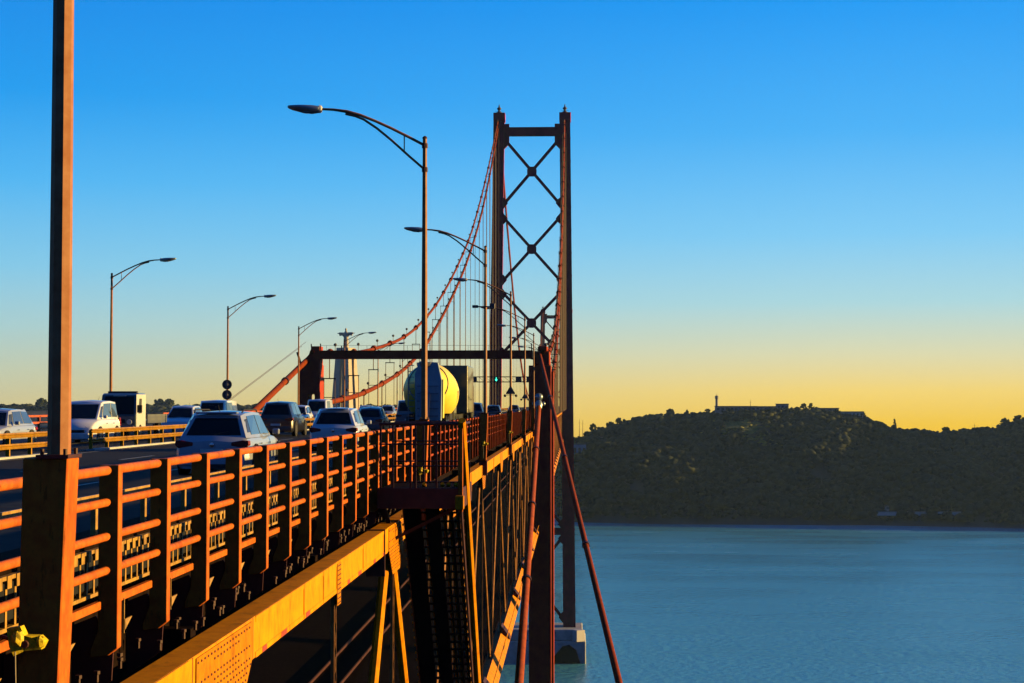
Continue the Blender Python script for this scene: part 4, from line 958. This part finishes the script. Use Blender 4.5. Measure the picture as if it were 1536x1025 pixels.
for s_ in (-1, 1):
    MB().lathe((s_*.55, .0, .85), [(.13,0),(.12,.04)], 14, (0,1,0)).build('headlight', 'head_glass', t)
    MB().box(min(s_*.88,s_*1.1), max(s_*.88,s_*1.1), -.25,-.15,1.3,1.65).build('mirror', 'interior', t, bevel=.02)
    for yw in (-.75, -4.4): wh = MB().lathe((s_*.66, yw, .38), [(.30,0),(.38,.03),(.38,.2),(.34,.22)], 18, (s_,0,0)).build('wheel', 'rubber', t); MB().lathe((s_*.88, yw, .38), [(.2,0),(.16,.02)], 12, (s_,0,0)).build('rim', 'rim', wh)
t.rotation_euler = (0,0,math.pi); t.location = (-21.3, 77.3, 0)

# cement mixer
t = thing('mixer_truck', 'cement mixer truck with big drum, sunlit yellow on its right side', 'truck', (0,0,0), G1)
MB().box(-.5,.5,.1,8.4,.75,1.05).build('chassis', 'interior', t)
MB().box(-1.15,1.15,6.6,8.6,.7,3.0).build('cab', 'olive_truck', t, bevel=.08, seg=2)
MB().box(-1.0,1.0,6.56,6.6,1.7,2.6).build('rear_window', 'glass_dark', t)
ax = Vector((0, -.97, .24)).normalized()
dr = MB().lathe((0, 6.3, 1.75), [(.25,0),(1.0,.05),(1.32,.8),(1.58,1.9),(1.62,2.6),(1.50,3.6),(1.05,4.8),(.70,5.5),(.66,5.62),(.45,5.63)], 56, ax).build('drum', 'drum_paint', t, smooth=True)
sp_ = MB()
for q in range(2): sp_.tube([Vector((0,6.3,1.75))+ax*(1.9+.03*k)+Vector((math.cos(k*.09+q*3.14)*1.6, 0, math.sin(k*.09+q*3.14)*1.6)) for k in range(36)], .025, 4)
sp_.build('spiral_band', 'grey_car', dr)
MB().lathe(Vector((0,6.3,1.75))+ax*4.55, [(1.17,0),(1.17,.10)], 40, ax).build('roller_ring', 'grey_car', dr)
MB().prism([(-.55,-.25,.75),(.92,-.25,.75),(.95,-.15,3.0),(.72,-.05,4.05),(-.35,-.05,4.12),(-.60,-.15,3.4)], (0,.30,0), (0,0,0)).build('rear_frame', 'frame_blue', t, bevel=.03)
for q in range(5): MB().box(-.45,.75,-.29,-.255,1.0+q*.42,1.05+q*.42).build('frame_rib', 'grey_car', t)
MB().prism([(.93,-.1,.9),(.93,.7,.9),(.96,.8,3.1),(.96,-.1,3.1)], (.08,0,0), (0,0,0)).build('side_plate', 'drum_paint', t, bevel=.02)
MB().lathe((0,.35,3.5), [(.3,0),(.52,.35),(.55,.55)], 18, (0,0,1)).build('hopper', 'grey_car', t)
MB().prism([(-.25,-.9,1.0),(.25,-.9,1.0),(.3,-.2,2.4),(-.3,-.2,2.4)], (0,.08,0), (0,0,0)).build('chute', 'grey_car', t)
MB().box(-1.2,1.2,-.3,-.1,.45,.72).build('bumper', 'interior', t)
mb = MB()
for z in np.arange(.9, 3.9, .33): mb.bar((-.95,-.3,z),(-.62,-.3,z),.04,.04)
mb.bar((-.95,-.3,.7),(-.95,-.3,3.8),.05,.05); mb.build('ladder', 'grey_car', t)
for s_ in (-1, 1):
    MB().box(min(s_*.85,s_*1.15), max(s_*.85,s_*1.15), -.34,-.30,.52,.66).build('tail_light', 'tail_red', t)
    MB().box(min(s_*.9,s_*1.2), max(s_*.9,s_*1.2), 2.6, 4.6,.75,1.15).build('mudguard', 'interior', t, bevel=.04)
    MB().lathe((s_*.75,4.9,1.35),[(.28,0),(.28,.6)],14,(0,1,0)).build('water_tank', 'pale_car', t)
    for yw in (.9, 2.2, 7.5): wh = MB().lathe((s_*.85, yw, .52), [(.44,0),(.52,.04),(.52,.27),(.46,.3)], 20, (s_,0,0)).build('wheel', 'rubber', t); MB().lathe((s_*1.15, yw, .52), [(.28,0),(.18,.03)], 12, (s_,0,0)).build('rim', 'rim', wh)
t.location = (-8.35, 94, 0)
# box lorry ahead of the mixer
t = thing('box_lorry', 'dark olive box lorry just ahead of the cement mixer', 'truck', (0,0,0), G1)
MB().box(-1.25,1.25,0,6.5,1.1,4.3).build('box', 'olive_truck', t, bevel=.04)
MB().box(-1.18,-.02,-.03,0,1.2,4.2).build('rear_door', 'olive_truck', t); MB().box(.02,1.18,-.03,0,1.2,4.2).build('rear_door', 'olive_truck', t)
MB().box(-.5,.5,-.1,8.6,.7,1.09).build('chassis', 'interior', t); MB().box(-1.15,1.15,6.7,8.7,.7,3.1).build('cab', 'olive_truck', t, bevel=.1, seg=2)
MB().box(-1.2,1.2,-.15,0,.5,.7).build('bumper', 'interior', t)
for s_ in (-1, 1):
    MB().box(min(s_*.85,s_*1.15), max(s_*.85,s_*1.15), -.19,-.15,.53,.67).build('tail_light', 'tail_red', t)
    for yw in (1.5, 7.6): wh = MB().lathe((s_*.9, yw, .5), [(.42,0),(.5,.04),(.5,.25),(.44,.28)], 20, (s_,0,0)).build('wheel', 'rubber', t); MB().lathe((s_*1.18, yw, .5), [(.27,0),(.18,.03)], 12, (s_,0,0)).build('rim', 'rim', wh)
t.location = (-8.35, 112, 0)

# ================================================================== HAZE
HAZE = .000042
mb = MB().box(-3300, 3300, -170, 3600, WZ-30, 150)
m = bpy.data.materials.new('haze'); m.use_nodes = True; tt = m.node_tree; tt.nodes.remove(tt.nodes['Principled BSDF'])
pv = tt.nodes.new('ShaderNodeVolumePrincipled'); pv.inputs['Color'].default_value = (.42,.68,1,1); pv.inputs['Density'].default_value = HAZE; pv.inputs['Anisotropy'].default_value = .2
tt.links.new(pv.outputs[0], tt.nodes['Material Output'].inputs['Volume']); MATS['haze'] = m
hz = mb.build('haze', 'haze'); tag(hz, 'thin evening haze over the river', 'haze', kind='stuff')
